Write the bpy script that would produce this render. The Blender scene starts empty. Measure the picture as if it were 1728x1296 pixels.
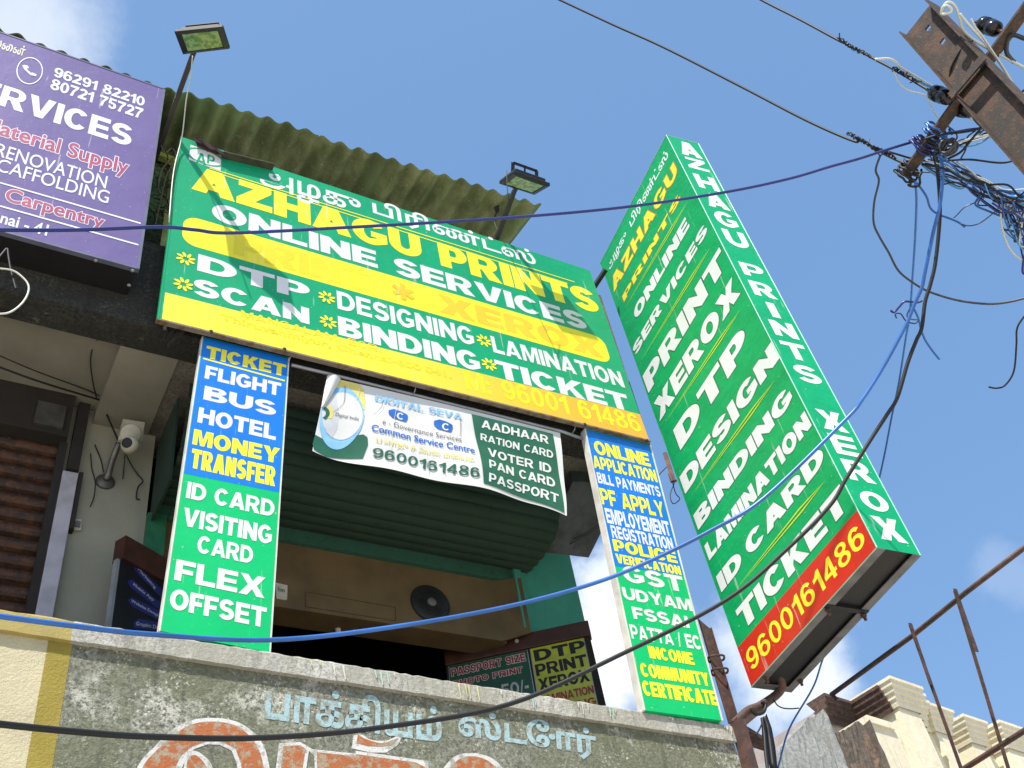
import bpy, bmesh, math, random
from mathutils import Vector, Matrix
from mathutils.geometry import tessellate_polygon
import numpy as np
random.seed(7)
SC = bpy.context.scene
COL = SC.collection

# ------------------------------------------------------------------ camera
F, CX, CY = 1770., 864., 648.
EYE = Vector((0, 0, 1.6))
_H = Vector((0.87153517, 0.23834869, 0.42850479))      # camera-space direction of world X
_N = Vector((-0.46640689, 0.67263086, 0.57448441))     # world Y
_V = Vector((-0.15129793, -0.70054096, 0.69738892))    # world Z
cam_d = bpy.data.cameras.new('camera')
cam = bpy.data.objects.new('camera', cam_d)
COL.objects.link(cam)
cam_d.sensor_width = 36.
cam_d.lens = F / 1728 * 36
cam_d.clip_start = .05
cam_d.clip_end = 2000
_m = Matrix(((_H.x, -_H.y, -_H.z), (_N.x, -_N.y, -_N.z), (_V.x, -_V.y, -_V.z)))
cam.matrix_world = Matrix.Translation(EYE) @ _m.to_4x4()
SC.camera = cam


def ray(px, py):
    c = Vector((px - CX, py - CY, F))
    return Vector((_H.dot(c), _N.dot(c), _V.dot(c)))


def at(px, py, axis, val):
    r = ray(px, py)
    return EYE + r * ((val - EYE[axis]) / r[axis])


def onY(px, py, y): return at(px, py, 1, y)


def dist(px, py, d): return EYE + ray(px, py).normalized() * d


def onplane(px, py, p0, n):
    r = ray(px, py)
    return EYE + r * ((p0 - EYE).dot(n) / r.dot(n))


# ------------------------------------------------------------------ light, sky
SUN_DIR = Vector((.375, .386, -.843)).normalized()
SUN_STR, SKY_STR, EXPO = 5.0, .115, .52
SC.view_settings.view_transform = 'Standard'
SC.view_settings.look = 'None'
SC.view_settings.exposure = EXPO
SC.view_settings.gamma = 1
sun_d = bpy.data.lights.new('sun', 'SUN')
sun_d.energy = SUN_STR
sun_d.angle = math.radians(.5)
sun_d.color = (1, .95, .87)
sun = bpy.data.objects.new('sun', sun_d)
COL.objects.link(sun)
sun.rotation_euler = SUN_DIR.to_track_quat('-Z', 'Y').to_euler()
sun.location = (-6, -7, 12)

W = bpy.data.worlds.new('World')
SC.world = W
W.use_nodes = True
nt = W.node_tree
for n_ in list(nt.nodes): nt.nodes.remove(n_)
wo = nt.nodes.new('ShaderNodeOutputWorld')
bg = nt.nodes.new('ShaderNodeBackground')
bg.inputs[1].default_value = SKY_STR
sky = nt.nodes.new('ShaderNodeTexSky')
sky.sky_type = 'NISHITA'
sky.sun_disc = False
sky.sun_elevation = math.asin(-SUN_DIR.z)
sky.sun_rotation = math.atan2(-SUN_DIR.x, -SUN_DIR.y)
sky.air_density = 1.0
sky.dust_density = 1.9
sky.ozone_density = 1.3
tc = nt.nodes.new('ShaderNodeTexCoord')


def nmath(t, op, a, b=None, clamp=False):
    n = t.nodes.new('ShaderNodeMath')
    n.operation = op
    n.use_clamp = clamp
    for i, v in enumerate((a, b)):
        if v is None: continue
        if isinstance(v, (int, float)): n.inputs[i].default_value = v
        else: t.links.new(v, n.inputs[i])
    return n.outputs[0]


def maprange(t, v, a, b, c=0., d=1.):
    n = t.nodes.new('ShaderNodeMapRange')
    n.interpolation_type = 'SMOOTHSTEP'
    t.links.new(v, n.inputs[0])
    for i, x in enumerate((a, b, c, d)): n.inputs[i + 1].default_value = x
    return n.outputs[0]


cn = nt.nodes.new('ShaderNodeTexNoise')
cn.inputs['Scale'].default_value = 7.5
cn.inputs['Detail'].default_value = 9
cn.inputs['Roughness'].default_value = .6
nt.links.new(tc.outputs['Generated'], cn.inputs['Vector'])
cover = None
for (px, py, r0, r1, amp) in ((1005, 1110, .028, .085, 1.25), (1015, 1020, .01, .05, .9), (1330, 1140, .02, .075, .85), (1690, 975, .004, .04, .13), (20, 60, .01, .09, .62)):
    d_ = ray(px, py).normalized()
    dp = nt.nodes.new('ShaderNodeVectorMath')
    dp.operation = 'DISTANCE'
    nt.links.new(tc.outputs['Generated'], dp.inputs[0])
    dp.inputs[1].default_value = d_
    wob = nmath(nt, 'ADD', dp.outputs['Value'], nmath(nt, 'MULTIPLY', nmath(nt, 'SUBTRACT', cn.outputs['Fac'], .5), -.16))
    m_ = nmath(nt, 'MULTIPLY', maprange(nt, wob, r1, r0), amp)
    cover = m_ if cover is None else nmath(nt, 'MAXIMUM', cover, m_)
cover = nmath(nt, 'MINIMUM', cover, 1.)
mixc = nt.nodes.new('ShaderNodeMix')
mixc.data_type = 'RGBA'
nt.links.new(cover, mixc.inputs['Factor'])
SKYTINT = nt.nodes.new('ShaderNodeMix')
SKYTINT.data_type = 'RGBA'
SKYTINT.inputs['Factor'].default_value = .42
nt.links.new(sky.outputs[0], SKYTINT.inputs['A'])
SKYTINT.inputs['B'].default_value = (1.6, 3.5, 6.7, 1)
nt.links.new(SKYTINT.outputs['Result'], mixc.inputs['A'])
mixc.inputs['B'].default_value = (6.7, 7.0, 7.4, 1)
nt.links.new(mixc.outputs['Result'], bg.inputs[0])
nt.links.new(bg.outputs[0], wo.inputs[0])


# ------------------------------------------------------------------ materials
def srgb(r, g, b):
    f = lambda c: (c / 12.92 if c <= .04045 else ((c + .055) / 1.055) ** 2.4)
    return (f(r / 255), f(g / 255), f(b / 255))


def newmat(name):
    m = bpy.data.materials.new(name)
    m.use_nodes = True
    t = m.node_tree
    return m, t, t.nodes['Principled BSDF']


def noise(t, scale, detail=5, rough=.55, vec=None, stretch=None):
    n = t.nodes.new('ShaderNodeTexNoise')
    n.inputs['Scale'].default_value = scale
    n.inputs['Detail'].default_value = detail
    n.inputs['Roughness'].default_value = rough
    g = t.nodes.new('ShaderNodeNewGeometry')
    src = g.outputs['Position']
    if stretch:
        mp = t.nodes.new('ShaderNodeMapping')
        mp.inputs['Scale'].default_value = stretch
        t.links.new(src, mp.inputs['Vector'])
        src = mp.outputs[0]
    t.links.new(src, n.inputs['Vector'])
    return n.outputs['Fac']


def mix(t, fac, a, b):
    n = t.nodes.new('ShaderNodeMix')
    n.data_type = 'RGBA'
    if isinstance(fac, (int, float)): n.inputs['Factor'].default_value = fac
    else: t.links.new(fac, n.inputs['Factor'])
    for k, v in (('A', a), ('B', b)):
        if isinstance(v, (tuple, list)): n.inputs[k].default_value = (*v[:3], 1)
        else: t.links.new(v, n.inputs[k])
    return n.outputs['Result']


def bump(t, p, h, s, d=.01):
    n = t.nodes.new('ShaderNodeBump')
    n.inputs['Strength'].default_value = s
    n.inputs['Distance'].default_value = d
    t.links.new(h, n.inputs['Height'])
    t.links.new(n.outputs[0], p.inputs['Normal'])


def plain(name, col, rough=.5, metal=0., var=.18, scale=9., bmp=0., bscale=80.):
    m, t, p = newmat(name)
    dark = tuple(c * (1 - var) for c in col)
    lite = tuple(min(1, c * (1 + var * .6)) for c in col)
    f = maprange(t, noise(t, scale), .3, .7)
    t.links.new(mix(t, f, dark, lite), p.inputs['Base Color'])
    p.inputs['Roughness'].default_value = rough
    p.inputs['Metallic'].default_value = metal
    if bmp: bump(t, p, noise(t, bscale, 4), bmp)
    return m


def vinyl(name, col, rough=.42, dirt=.22, wrinkle=.14):
    """printed flex: faint blotches, vertical rain streaks, small specks of wear"""
    m, t, p = newmat(name)
    c = mix(t, maprange(t, noise(t, 2.2, 4), .3, .75), tuple(x * .93 for x in col), tuple(min(1, x * 1.04) for x in col))
    st = nmath(t, 'MULTIPLY', maprange(t, noise(t, 5., 6, .6, stretch=(7, 7, .5)), .54, .8), dirt)
    c = mix(t, st, c, (.16, .15, .12))
    dr = nmath(t, 'MULTIPLY', maprange(t, noise(t, 6., 3, .5, stretch=(6, 6, .35)), .67, .72), .32)
    c = mix(t, dr, c, (.62, .63, .58))
    sp = nmath(t, 'MULTIPLY', maprange(t, noise(t, 55., 2), .71, .76), .5)
    c = mix(t, sp, c, (.6, .62, .58))
    t.links.new(c, p.inputs['Base Color'])
    p.inputs['Roughness'].default_value = rough
    p.inputs['Specular IOR Level'].default_value = .25
    bump(t, p, noise(t, 3.0, 4), wrinkle, .06)
    return m


def rust(name, base=(.06, .04, .033), red=(.16, .065, .035), rough=.75):
    m, t, p = newmat(name)
    f = maprange(t, noise(t, 14, 8, .7), .42, .62)
    c = mix(t, f, base, red)
    f2 = maprange(t, noise(t, 60, 4, .6), .6, .72)
    c = mix(t, nmath(t, 'MULTIPLY', f2, .6), c, (.22, .13, .08))
    t.links.new(c, p.inputs['Base Color'])
    p.inputs['Roughness'].default_value = rough
    p.inputs['Metallic'].default_value = .15
    bump(t, p, noise(t, 120, 5), .4, .004)
    return m


def rough_plaster(name, dark, mid, light, blotch=(.07, .08, .05), fleck=.5, grain=95., pale=0.):
    """weathered cement: soft grain, mossy and pale patches, sparse light flecks, run-off streaks"""
    m, t, p = newmat(name)
    g = noise(t, grain, 4, .75)
    c = mix(t, maprange(t, g, .32, .64), dark, mid)
    big = maprange(t, noise(t, 2.1, 7, .66), .42, .60)
    c = mix(t, nmath(t, 'MULTIPLY', big, .7), c, blotch)
    if pale:
        pl_ = maprange(t, noise(t, 2.9, 8, .7), .52, .66)
        c = mix(t, nmath(t, 'MULTIPLY', nmath(t, 'MULTIPLY', pl_, maprange(t, g, .38, .55)), pale), c, light)
    mid_b = maprange(t, noise(t, 6., 7, .66), .46, .64)
    fl = nmath(t, 'MULTIPLY', maprange(t, noise(t, grain * 1.1, 4, .85), .54, .62), nmath(t, 'ADD', nmath(t, 'MULTIPLY', mid_b, .8), .12))
    c = mix(t, nmath(t, 'MULTIPLY', fl, fleck), c, light)
    st = nmath(t, 'MULTIPLY', maprange(t, noise(t, 4., 6, .6, stretch=(4, 4, .4)), .55, .72), .5)
    c = mix(t, st, c, tuple(x * .5 for x in dark))
    t.links.new(c, p.inputs['Base Color'])
    p.inputs['Roughness'].default_value = .92
    bump(t, p, g, .7, .012)
    return m


def painted_wall(name, col, under, wear=.5, bmp=.55, lo=None):
    m, t, p = newmat(name)
    c = mix(t, maprange(t, noise(t, 6, 6), .3, .7), tuple(x * .86 for x in col), col)
    w = nmath(t, 'MULTIPLY', maprange(t, noise(t, 26, 7, .75), lo or (.62 - .1 * wear), (lo + .09) if lo else .70), wear)
    c = mix(t, w, c, under)
    t.links.new(c, p.inputs['Base Color'])
    p.inputs['Roughness'].default_value = .85
    bump(t, p, noise(t, 90, 4, .7), bmp, .008)
    return m


M = {}
M['green'] = vinyl('green_vinyl', (.004, .30, .13))
M['green_box'] = vinyl('green_flex', (.002, .33, .095), rough=.5, dirt=.05, wrinkle=.34)
M['green_pil'] = vinyl('pillar_green_vinyl', (.002, .44, .135), rough=.45, dirt=.06)
M['blue'] = vinyl('blue_vinyl', (.008, .17, .64), rough=.45, dirt=.15)
M['yellow'] = vinyl('yellow_vinyl', (.78, .70, .03), dirt=.16)
M['yellow_txt'] = vinyl('yellow_lettering', (.80, .72, .035), dirt=.10)
M['white'] = vinyl('white_lettering', (.66, .66, .66), dirt=.14)
M['white_clean'] = vinyl('white_box_lettering', (.70, .73, .70), dirt=.05)
M['ghost'] = vinyl('faded_print', (.69, .59, .024), dirt=.1)
M['ghost_o'] = vinyl('faded_orange_print', (.70, .50, .03), dirt=.1)
M['ghost_y'] = vinyl('faded_yellow_print', (.80, .70, .02), dirt=.1)
M['red'] = vinyl('red_vinyl', (.56, .028, .012), rough=.35, dirt=.12)
M['orange_edge'] = plain('orange_outline', (.45, .12, .01))
M['dark_edge'] = plain('dark_outline', (.03, .10, .05))
M['line'] = vinyl('lime_line', (.55, .66, .02), dirt=.05)
M['purple'] = vinyl('purple_vinyl', (.135, .106, .262), dirt=.14)
M['maroon'] = plain('maroon_lettering', (.32, .035, .09))
M['lilac'] = vinyl('white_lilac_lettering', (.66, .68, .76), dirt=.05)
M['black_sheet'] = plain('black_metal_and_inside_shade', (.009, .009, .010), .5, .2, bmp=.1)
M['frame'] = plain('dull_aluminium', (.33, .34, .36), .45, .4)
M['frame_dirty'] = rust('rusted_sheet_edge', (.20, .17, .13), (.13, .07, .035))
M['white_edge'] = plain('white_sign_edge', (.60, .58, .52), .5)
M['steel'] = plain('grey_angle_steel', (.15, .15, .15), .55, .35, .3)
M['rust'] = rust('rusty_steel')
M['rust_pole'] = rust('rusty_pole_steel', (.040, .032, .025), (.095, .052, .030))
M['rust_pipe'] = rust('rusty_pipe', (.062, .038, .032), (.12, .058, .042), .65)
M['black'] = plain('black_plastic', (.012, .012, .013), .65)
M['wire_black'] = plain('black_cable_jacket', (.006, .006, .0065), .6, 0, .2, 2)
M['wire_grey'] = plain('grey_cable_jacket', (.045, .042, .047), .42, 0, .2, 2)
M['wire_blue'] = plain('blue_cable_jacket', (.03, .13, .42), .35, 0, .3, 2)
M['wire_navy'] = plain('navy_cable_jacket', (.014, .022, .16), .35, 0, .3, 2)
M['wire_sky'] = plain('light_blue_cable_jacket', (.10, .33, .62), .35, 0, .25, 2)
M['wire_white'] = plain('white_cable_jacket', (.60, .62, .54), .45, 0, .1, 2)
M['wire_tan'] = plain('tan_twine', (.22, .17, .10), .8, 0, .3, 60)
M['wall'] = rough_plaster('weathered_cement', (.07, .075, .055), (.215, .22, .165), (.60, .60, .52), blotch=(.115, .125, .068), fleck=1., grain=52, pale=.6)
M['coping'] = rough_plaster('coping_cement', (.24, .235, .20), (.44, .43, .38), (.66, .65, .60), blotch=(.30, .29, .23), fleck=.6, grain=60, pale=.5)
M['coping_y'] = painted_wall('ochre_coping_paint', (.36, .29, .09), (.45, .43, .36), .5)
M['cream'] = painted_wall('cream_wall_paint', (.54, .485, .31), (.40, .36, .27), .12, 1.)
M['olive'] = painted_wall('ochre_stripe_paint', (.30, .235, .035), (.36, .33, .2), .15, .9)
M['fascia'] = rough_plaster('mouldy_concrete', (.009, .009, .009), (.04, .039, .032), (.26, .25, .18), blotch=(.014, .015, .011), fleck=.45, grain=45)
M['gable'] = rough_plaster('bare_concrete', (.10, .09, .07), (.22, .20, .165), (.33, .31, .27), blotch=(.08, .075, .06), fleck=.5, grain=60)
M['moss'] = rough_plaster('mossy_wall', (.03, .05, .018), (.13, .21, .06), (.4, .46, .2), blotch=(.012, .016, .008), fleck=.5, grain=30)
M['soffit'] = plain('grey_soffit_paint', (.235, .225, .175), .8, 0, .12, 3, .3)
M['pilaster'] = plain('pale_green_wall_paint', (.30, .295, .225), .75, 0, .12, 2.5, .3)
M['strip'] = plain('pale_grey_strip', (.40, .38, .42), .5)
M['brown'] = rust('rusty_brown_slats', (.030, .013, .007), (.085, .032, .012), .6)
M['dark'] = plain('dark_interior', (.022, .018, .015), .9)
M['ply'] = plain('beige_plywood', (.125, .083, .034), .65, 0, .25, 4, .1)
M['ply_line'] = plain('old_glue_mark', (.10, .065, .025), .8)
M['wood'] = plain('brown_wood', (.055, .017, .008), .5, 0, .3, 14)
M['teal'] = painted_wall('turquoise_wall_paint', (.055, .30, .22), (.03, .10, .08), .35, .25)
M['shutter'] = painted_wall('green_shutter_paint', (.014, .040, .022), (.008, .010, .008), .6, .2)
M['lintel'] = painted_wall('peeling_green_paint', (.022, .10, .062), (.014, .016, .03), .9, .3)
M['offwhite'] = plain('offwhite_plastic', (.52, .50, .40), .45)
M['bluetext'] = plain('blue_print', (.012, .11, .42))
M['ltblue'] = plain('light_blue_print', (.22, .47, .75))
M['csc_green'] = plain('dark_green_print', (.014, .105, .055), .45, 0, .12)
M['flex_white'] = plain('white_flex', (.62, .62, .60), .45, 0, .06, 4, .15, 6)
M['flex_grey'] = plain('grey_print', (.50, .52, .53), .45, 0, .1)
M['pale_yellow'] = plain('pale_yellow_print', (.70, .60, .15))
M['grey_txt'] = plain('grey_print_text', (.12, .12, .12))
M['deepgreen'] = plain('deep_green_board', (.008, .075, .035), .4)
M['sign_lime'] = plain('lime_board', (.45, .48, .03), .4)
M['red_txt'] = plain('red_print', (.30, .02, .02))
M['navy'] = plain('navy_print', (.02, .025, .16), .4)
M['glass'] = None
M['wb'] = vinyl('cream_building_paint', (.70, .64, .47), rough=.85, dirt=.5, wrinkle=.4)
M['wb_dark'] = rough_plaster('dark_brown_moulding', (.05, .03, .022), (.13, .075, .055), (.2, .15, .12), blotch=(.03, .02, .015), fleck=.2, grain=25)
M['rubble'] = rough_plaster('rough_grey_render', (.17, .175, .165), (.36, .37, .35), (.5, .5, .48), blotch=(.22, .225, .21), fleck=.5, grain=22)
M['brick'] = rough_plaster('broken_brick', (.05, .042, .034), (.13, .105, .08), (.36, .18, .10), blotch=(.07, .062, .05), fleck=.5, grain=22, pale=.35)
M['orange_paint'] = painted_wall('worn_orange_paint', (.37, .115, .035), (.30, .27, .19), .9, .5, .48)
M['white_paint'] = painted_wall('worn_white_paint', (.58, .58, .55), (.25, .25, .2), .8, .5, .50)
M['sky_paint'] = painted_wall('worn_sky_blue_paint', (.31, .46, .48), (.22, .22, .17), .9, .5, .49)
M['drip_g'] = plain('dripped_pale_green_paint', (.33, .48, .38), .7)
M['drip_y'] = plain('dripped_yellow_paint', (.5, .5, .25), .7)
M['drip_w'] = plain('dripped_white_paint', (.5, .5, .43), .7)
M['rag'] = plain('dirty_purple_cloth', (.06, .028, .04), .9, 0, .5, 25)
M['insul'] = plain('black_glazed_ceramic', (.010, .009, .010), .15)
M['dirt'] = plain('dusty_street', (.52, .47, .40), .95, 0, .25, 1.2)
M['win'] = plain('window_glass', (.08, .11, .14), .08)
M['twig'] = plain('dry_dark_leaf', (.018, .017, .012), .9)
# lamp glass
m_, t_, p_ = newmat('lamp_glass')
t_.links.new(mix(t_, maprange(t_, noise(t_, 30, 3), .4, .6), (.10, .19, .07), (.24, .34, .15)), p_.inputs['Base Color'])
p_.inputs['Roughness'].default_value = .12
M['glass'] = m_
# roof sheets
m_, t_, p_ = newmat('mossy_cement_sheet')
c_ = mix(t_, maprange(t_, noise(t_, 3.5, 7, .65, stretch=(1, .6, .6)), .38, .64), (.085, .112, .038), (.225, .25, .112))
c_ = mix(t_, nmath(t_, 'MULTIPLY', maprange(t_, noise(t_, 48, 4, .7), .60, .68), .55), c_, (.45, .45, .30))
c_ = mix(t_, nmath(t_, 'MULTIPLY', maprange(t_, noise(t_, 1.3, 3), .5, .7), .5), c_, (.16, .27, .10))
t_.links.new(c_, p_.inputs['Base Color'])
p_.inputs['Roughness'].default_value = .9
bump(t_, p_, noise(t_, 70, 5, .7), .6, .01)
M['roof'] = m_
# faded band at the foot of the big sign: print that has turned from yellow to orange along its length
m_, t_, p_ = newmat('faded_yellow_orange_band')
g_ = t_.nodes.new('ShaderNodeNewGeometry')
sx_ = t_.nodes.new('ShaderNodeSeparateXYZ')
t_.links.new(g_.outputs['Position'], sx_.inputs[0])
c_ = mix(t_, maprange(t_, sx_.outputs[0], 1.6, 4.0), (.78, .68, .03), (.74, .36, .03))
c_ = mix(t_, nmath(t_, 'MULTIPLY', maprange(t_, noise(t_, 5., 6, .6, stretch=(6, 6, .6)), .52, .8), .25), c_, (.62, .55, .2))
t_.links.new(c_, p_.inputs['Base Color'])
p_.inputs['Roughness'].default_value = .45
M['band'] = m_


# ------------------------------------------------------------------ mesh helpers
class MB:
    def __init__(s): s.v = []; s.f = []; s.m = []

    def face(s, pts, mi=0):
        b = len(s.v)
        s.v += [Vector(p) for p in pts]
        s.f.append(tuple(range(b, b + len(pts))))
        s.m.append(mi)

    def hexa(s, c, mi=0):      # 8 corners: bottom 4 ring, top 4 ring
        b = len(s.v)
        s.v += [Vector(p) for p in c]
        for q in ((0, 3, 2, 1), (4, 5, 6, 7), (0, 1, 5, 4), (1, 2, 6, 5), (2, 3, 7, 6), (3, 0, 4, 7)):
            s.f.append(tuple(b + i for i in q)); s.m.append(mi)
        return s

    def box(s, x0, x1, y0, y1, z0, z1, mi=0):
        return s.hexa([(x0, y0, z0), (x1, y0, z0), (x1, y1, z0), (x0, y1, z0), (x0, y0, z1), (x1, y0, z1), (x1, y1, z1), (x0, y1, z1)], mi)

    def slab(s, quad, d, mi=0):     # quad of 4 points extruded by vector d
        q = [Vector(p) for p in quad]
        return s.hexa(q + [p + d for p in q], mi)

    def bar(s, a, b, w, h, up=Vector((0, 0, 1)), mi=0):
        a, b = Vector(a), Vector(b)
        t = (b - a).normalized()
        x = t.cross(up)
        if x.length < 1e-4: x = t.cross(Vector((1, 0, 0)))
        x.normalize()
        y = x.cross(t)
        q = [x * w / 2 + y * h / 2, -x * w / 2 + y * h / 2, -x * w / 2 - y * h / 2, x * w / 2 - y * h / 2]
        return s.hexa([a + k for k in q] + [b + k for k in q], mi)

    def tube(s, pts, r, n=8, mi=0, cap=True, flat=1.):
        pts = [Vector(p) for p in pts]
        rs = r if isinstance(r, (list, tuple)) else [r] * len(pts)
        ref = None
        rings = []
        for i, p in enumerate(pts):
            t = (pts[min(i + 1, len(pts) - 1)] - pts[max(i - 1, 0)])
            if t.length < 1e-9: t = Vector((0, 0, 1))
            t.normalize()
            if ref is None:
                ref = t.cross(Vector((.3, .2, 1)))
                if ref.length < 1e-3: ref = t.cross(Vector((1, 0, 0)))
            ref = (ref - t * ref.dot(t)).normalized()
            u = t.cross(ref)
            b = len(s.v)
            for k in range(n):
                a = 2 * math.pi * k / n
                s.v.append(p + (ref * math.cos(a) + u * math.sin(a) * flat) * rs[i])
            rings.append(b)
        for i in range(len(rings) - 1):
            for k in range(n):
                s.f.append((rings[i] + k, rings[i] + (k + 1) % n, rings[i + 1] + (k + 1) % n, rings[i + 1] + k)); s.m.append(mi)
        if cap:
            s.f.append(tuple(rings[0] + k for k in range(n))[::-1]); s.m.append(mi)
            s.f.append(tuple(rings[-1] + k for k in range(n))); s.m.append(mi)
        return s

    def lathe(s, c, axis, prof, n=20, mi=0):     # prof: (along, radius)
        c = Vector(c); axis = Vector(axis).normalized()
        return s.tube([c + axis * a for a, _ in prof], [max(r, 1e-4) for _, r in prof], n, mi)

    def poly(s, loops, mi=0):       # loops of 3D points, first outer, others holes
        vl = [[Vector(p) for p in lp] for lp in loops]
        flat = [p for lp in vl for p in lp]
        b = len(s.v)
        s.v += flat
        for tri in tessellate_polygon(vl):
            s.f.append(tuple(b + i for i in tri)); s.m.append(mi)

    def build(s, name, mats, parent=None, root=None, smooth=False, label=None, bevel=0.):
        if not isinstance(mats, (list, tuple)): mats = [mats]
        o0 = Vector(root.location) if root is not None else Vector((0, 0, 0))
        me = bpy.data.meshes.new(name)
        me.from_pydata([tuple(p - o0) for p in s.v], [], s.f)
        for m in mats: me.materials.append(m)
        me.polygons.foreach_set('material_index', s.m)
        if smooth: me.polygons.foreach_set('use_smooth', [True] * len(s.f))
        me.validate()
        me.update()
        o = bpy.data.objects.new(name, me)
        COL.objects.link(o)
        if parent is not None: o.parent = parent
        if label: o['label'] = label
        if bevel:
            md = o.modifiers.new('bevel', 'BEVEL')
            md.width = bevel
            md.segments = 2
            md.limit_method = 'ANGLE'
        return o


def tag(o, label, cat, group=None):
    o['label'] = label
    o['category'] = cat
    if group: o['group'] = group
    return o


def thing(name, loc, label, cat, group=None):
    o = bpy.data.objects.new(name, None)
    o.empty_display_size = .2
    COL.objects.link(o)
    o.location = loc
    return tag(o, label, cat, group)


def solo(mb, name, mat, label, cat, group=None, smooth=False, bevel=0.):
    """a thing that is one mesh, its origin at the middle of its foot"""
    zs = min(p.z for p in mb.v)
    c = sum(mb.v, Vector()) / len(mb.v)
    e = type('r', (), {})()
    e.location = Vector((c.x, c.y, zs))
    o = mb.build(name, mat, None, e, smooth, bevel=bevel)
    o.location = e.location
    return tag(o, label, cat, group)


def spline(pts, step=8):
    P = [Vector(p) for p in pts]
    P = [P[0] * 2 - P[1]] + P + [P[-1] * 2 - P[-2]]
    out = []
    for i in range(1, len(P) - 2):
        a, b, c, d = P[i - 1:i + 3]
        for k in range(step):
            t = k / step
            out.append(.5 * ((2 * b) + (c - a) * t + (2 * a - 5 * b + 4 * c - d) * t * t + (3 * b - a - 3 * c + d) * t ** 3))
    out.append(P[-2])
    return out


# ------------------------------------------------------------------ panels and lettering
class Panel:
    """flat four-cornered sheet; P(u,v,h) with u,v in 0..1, h metres towards the viewer"""
    def __init__(s, TL, TR, BR, BL, disp=None):
        s.c = [Vector(p) for p in (TL, TR, BR, BL)]
        TL, TR, BR, BL = s.c
        s.n = (TR - BL).cross(TL - BR).normalized()
        if s.n.dot(EYE - BL) < 0: s.n = -s.n
        s.o = (TL + TR + BR + BL) / 4
        s.w = ((TR - TL).length + (BR - BL).length) / 2
        s.h = ((TL - BL).length + (TR - BR).length) / 2
        s.disp = disp

    def P(s, u, v, h=0.):
        TL, TR, BR, BL = s.c
        p = BL * (1 - u) * (1 - v) + BR * u * (1 - v) + TR * u * v + TL * (1 - u) * v
        if s.disp: p = p + s.disp(u, v)
        return p + s.n * h

    def uv(s, px, py):
        q = onplane(px, py, s.o, s.n)
        u, v = .5, .5
        TL, TR, BR, BL = s.c
        for _ in range(12):
            p = BL * (1 - u) * (1 - v) + BR * u * (1 - v) + TR * u * v + TL * (1 - u) * v
            du = (BR - BL) * (1 - v) + (TR - TL) * v
            dv = (TL - BL) * (1 - u) + (TR - BR) * u
            r = q - p
            a, b, d = du.dot(du), du.dot(dv), dv.dot(dv)
            e, f = r.dot(du), r.dot(dv)
            det = a * d - b * b
            u += (e * d - f * b) / det
            v += (f * a - e * b) / det
        return u, v


def arc(cx, cy, rx, ry, a0, a1, n=None):
    n = n or max(4, int(abs(a1 - a0) / 11))
    return [(cx + rx * math.cos(math.radians(a0 + (a1 - a0) * i / n)), cy + ry * math.sin(math.radians(a0 + (a1 - a0) * i / n))) for i in range(n + 1)]


def stroke(path, a, b):
    L, R = [], []
    n = len(path)
    for i, (x, y) in enumerate(path):
        x0, y0 = path[max(i - 1, 0)]
        x1, y1 = path[min(i + 1, n - 1)]
        tx, ty = x1 - x0, y1 - y0
        nx, ny = -ty, tx
        d = math.sqrt((a * nx / 2) ** 2 + (b * ny / 2) ** 2) or 1
        ox, oy = (a / 2) ** 2 * nx / d, (b / 2) ** 2 * ny / d
        L.append((x + ox, y + oy)); R.append((x - ox, y - oy))
    return L + R[::-1]


GW = dict(A=107, B=92, C=99, D=98, E=84, F=78, G=102, H=98, I=30, J=74, K=102, L=78, M=118, N=98, O=104, P=88, Q=106, R=100, S=90, T=92, U=96, V=106, W=150, X=108, Y=106, Z=92)
GW.update({c: 82 for c in '023456789'})
GW.update({'1': 54, ' ': 46, '/': 42, '-': 36, ':': 28, '.': 28, ',': 28})


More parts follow.
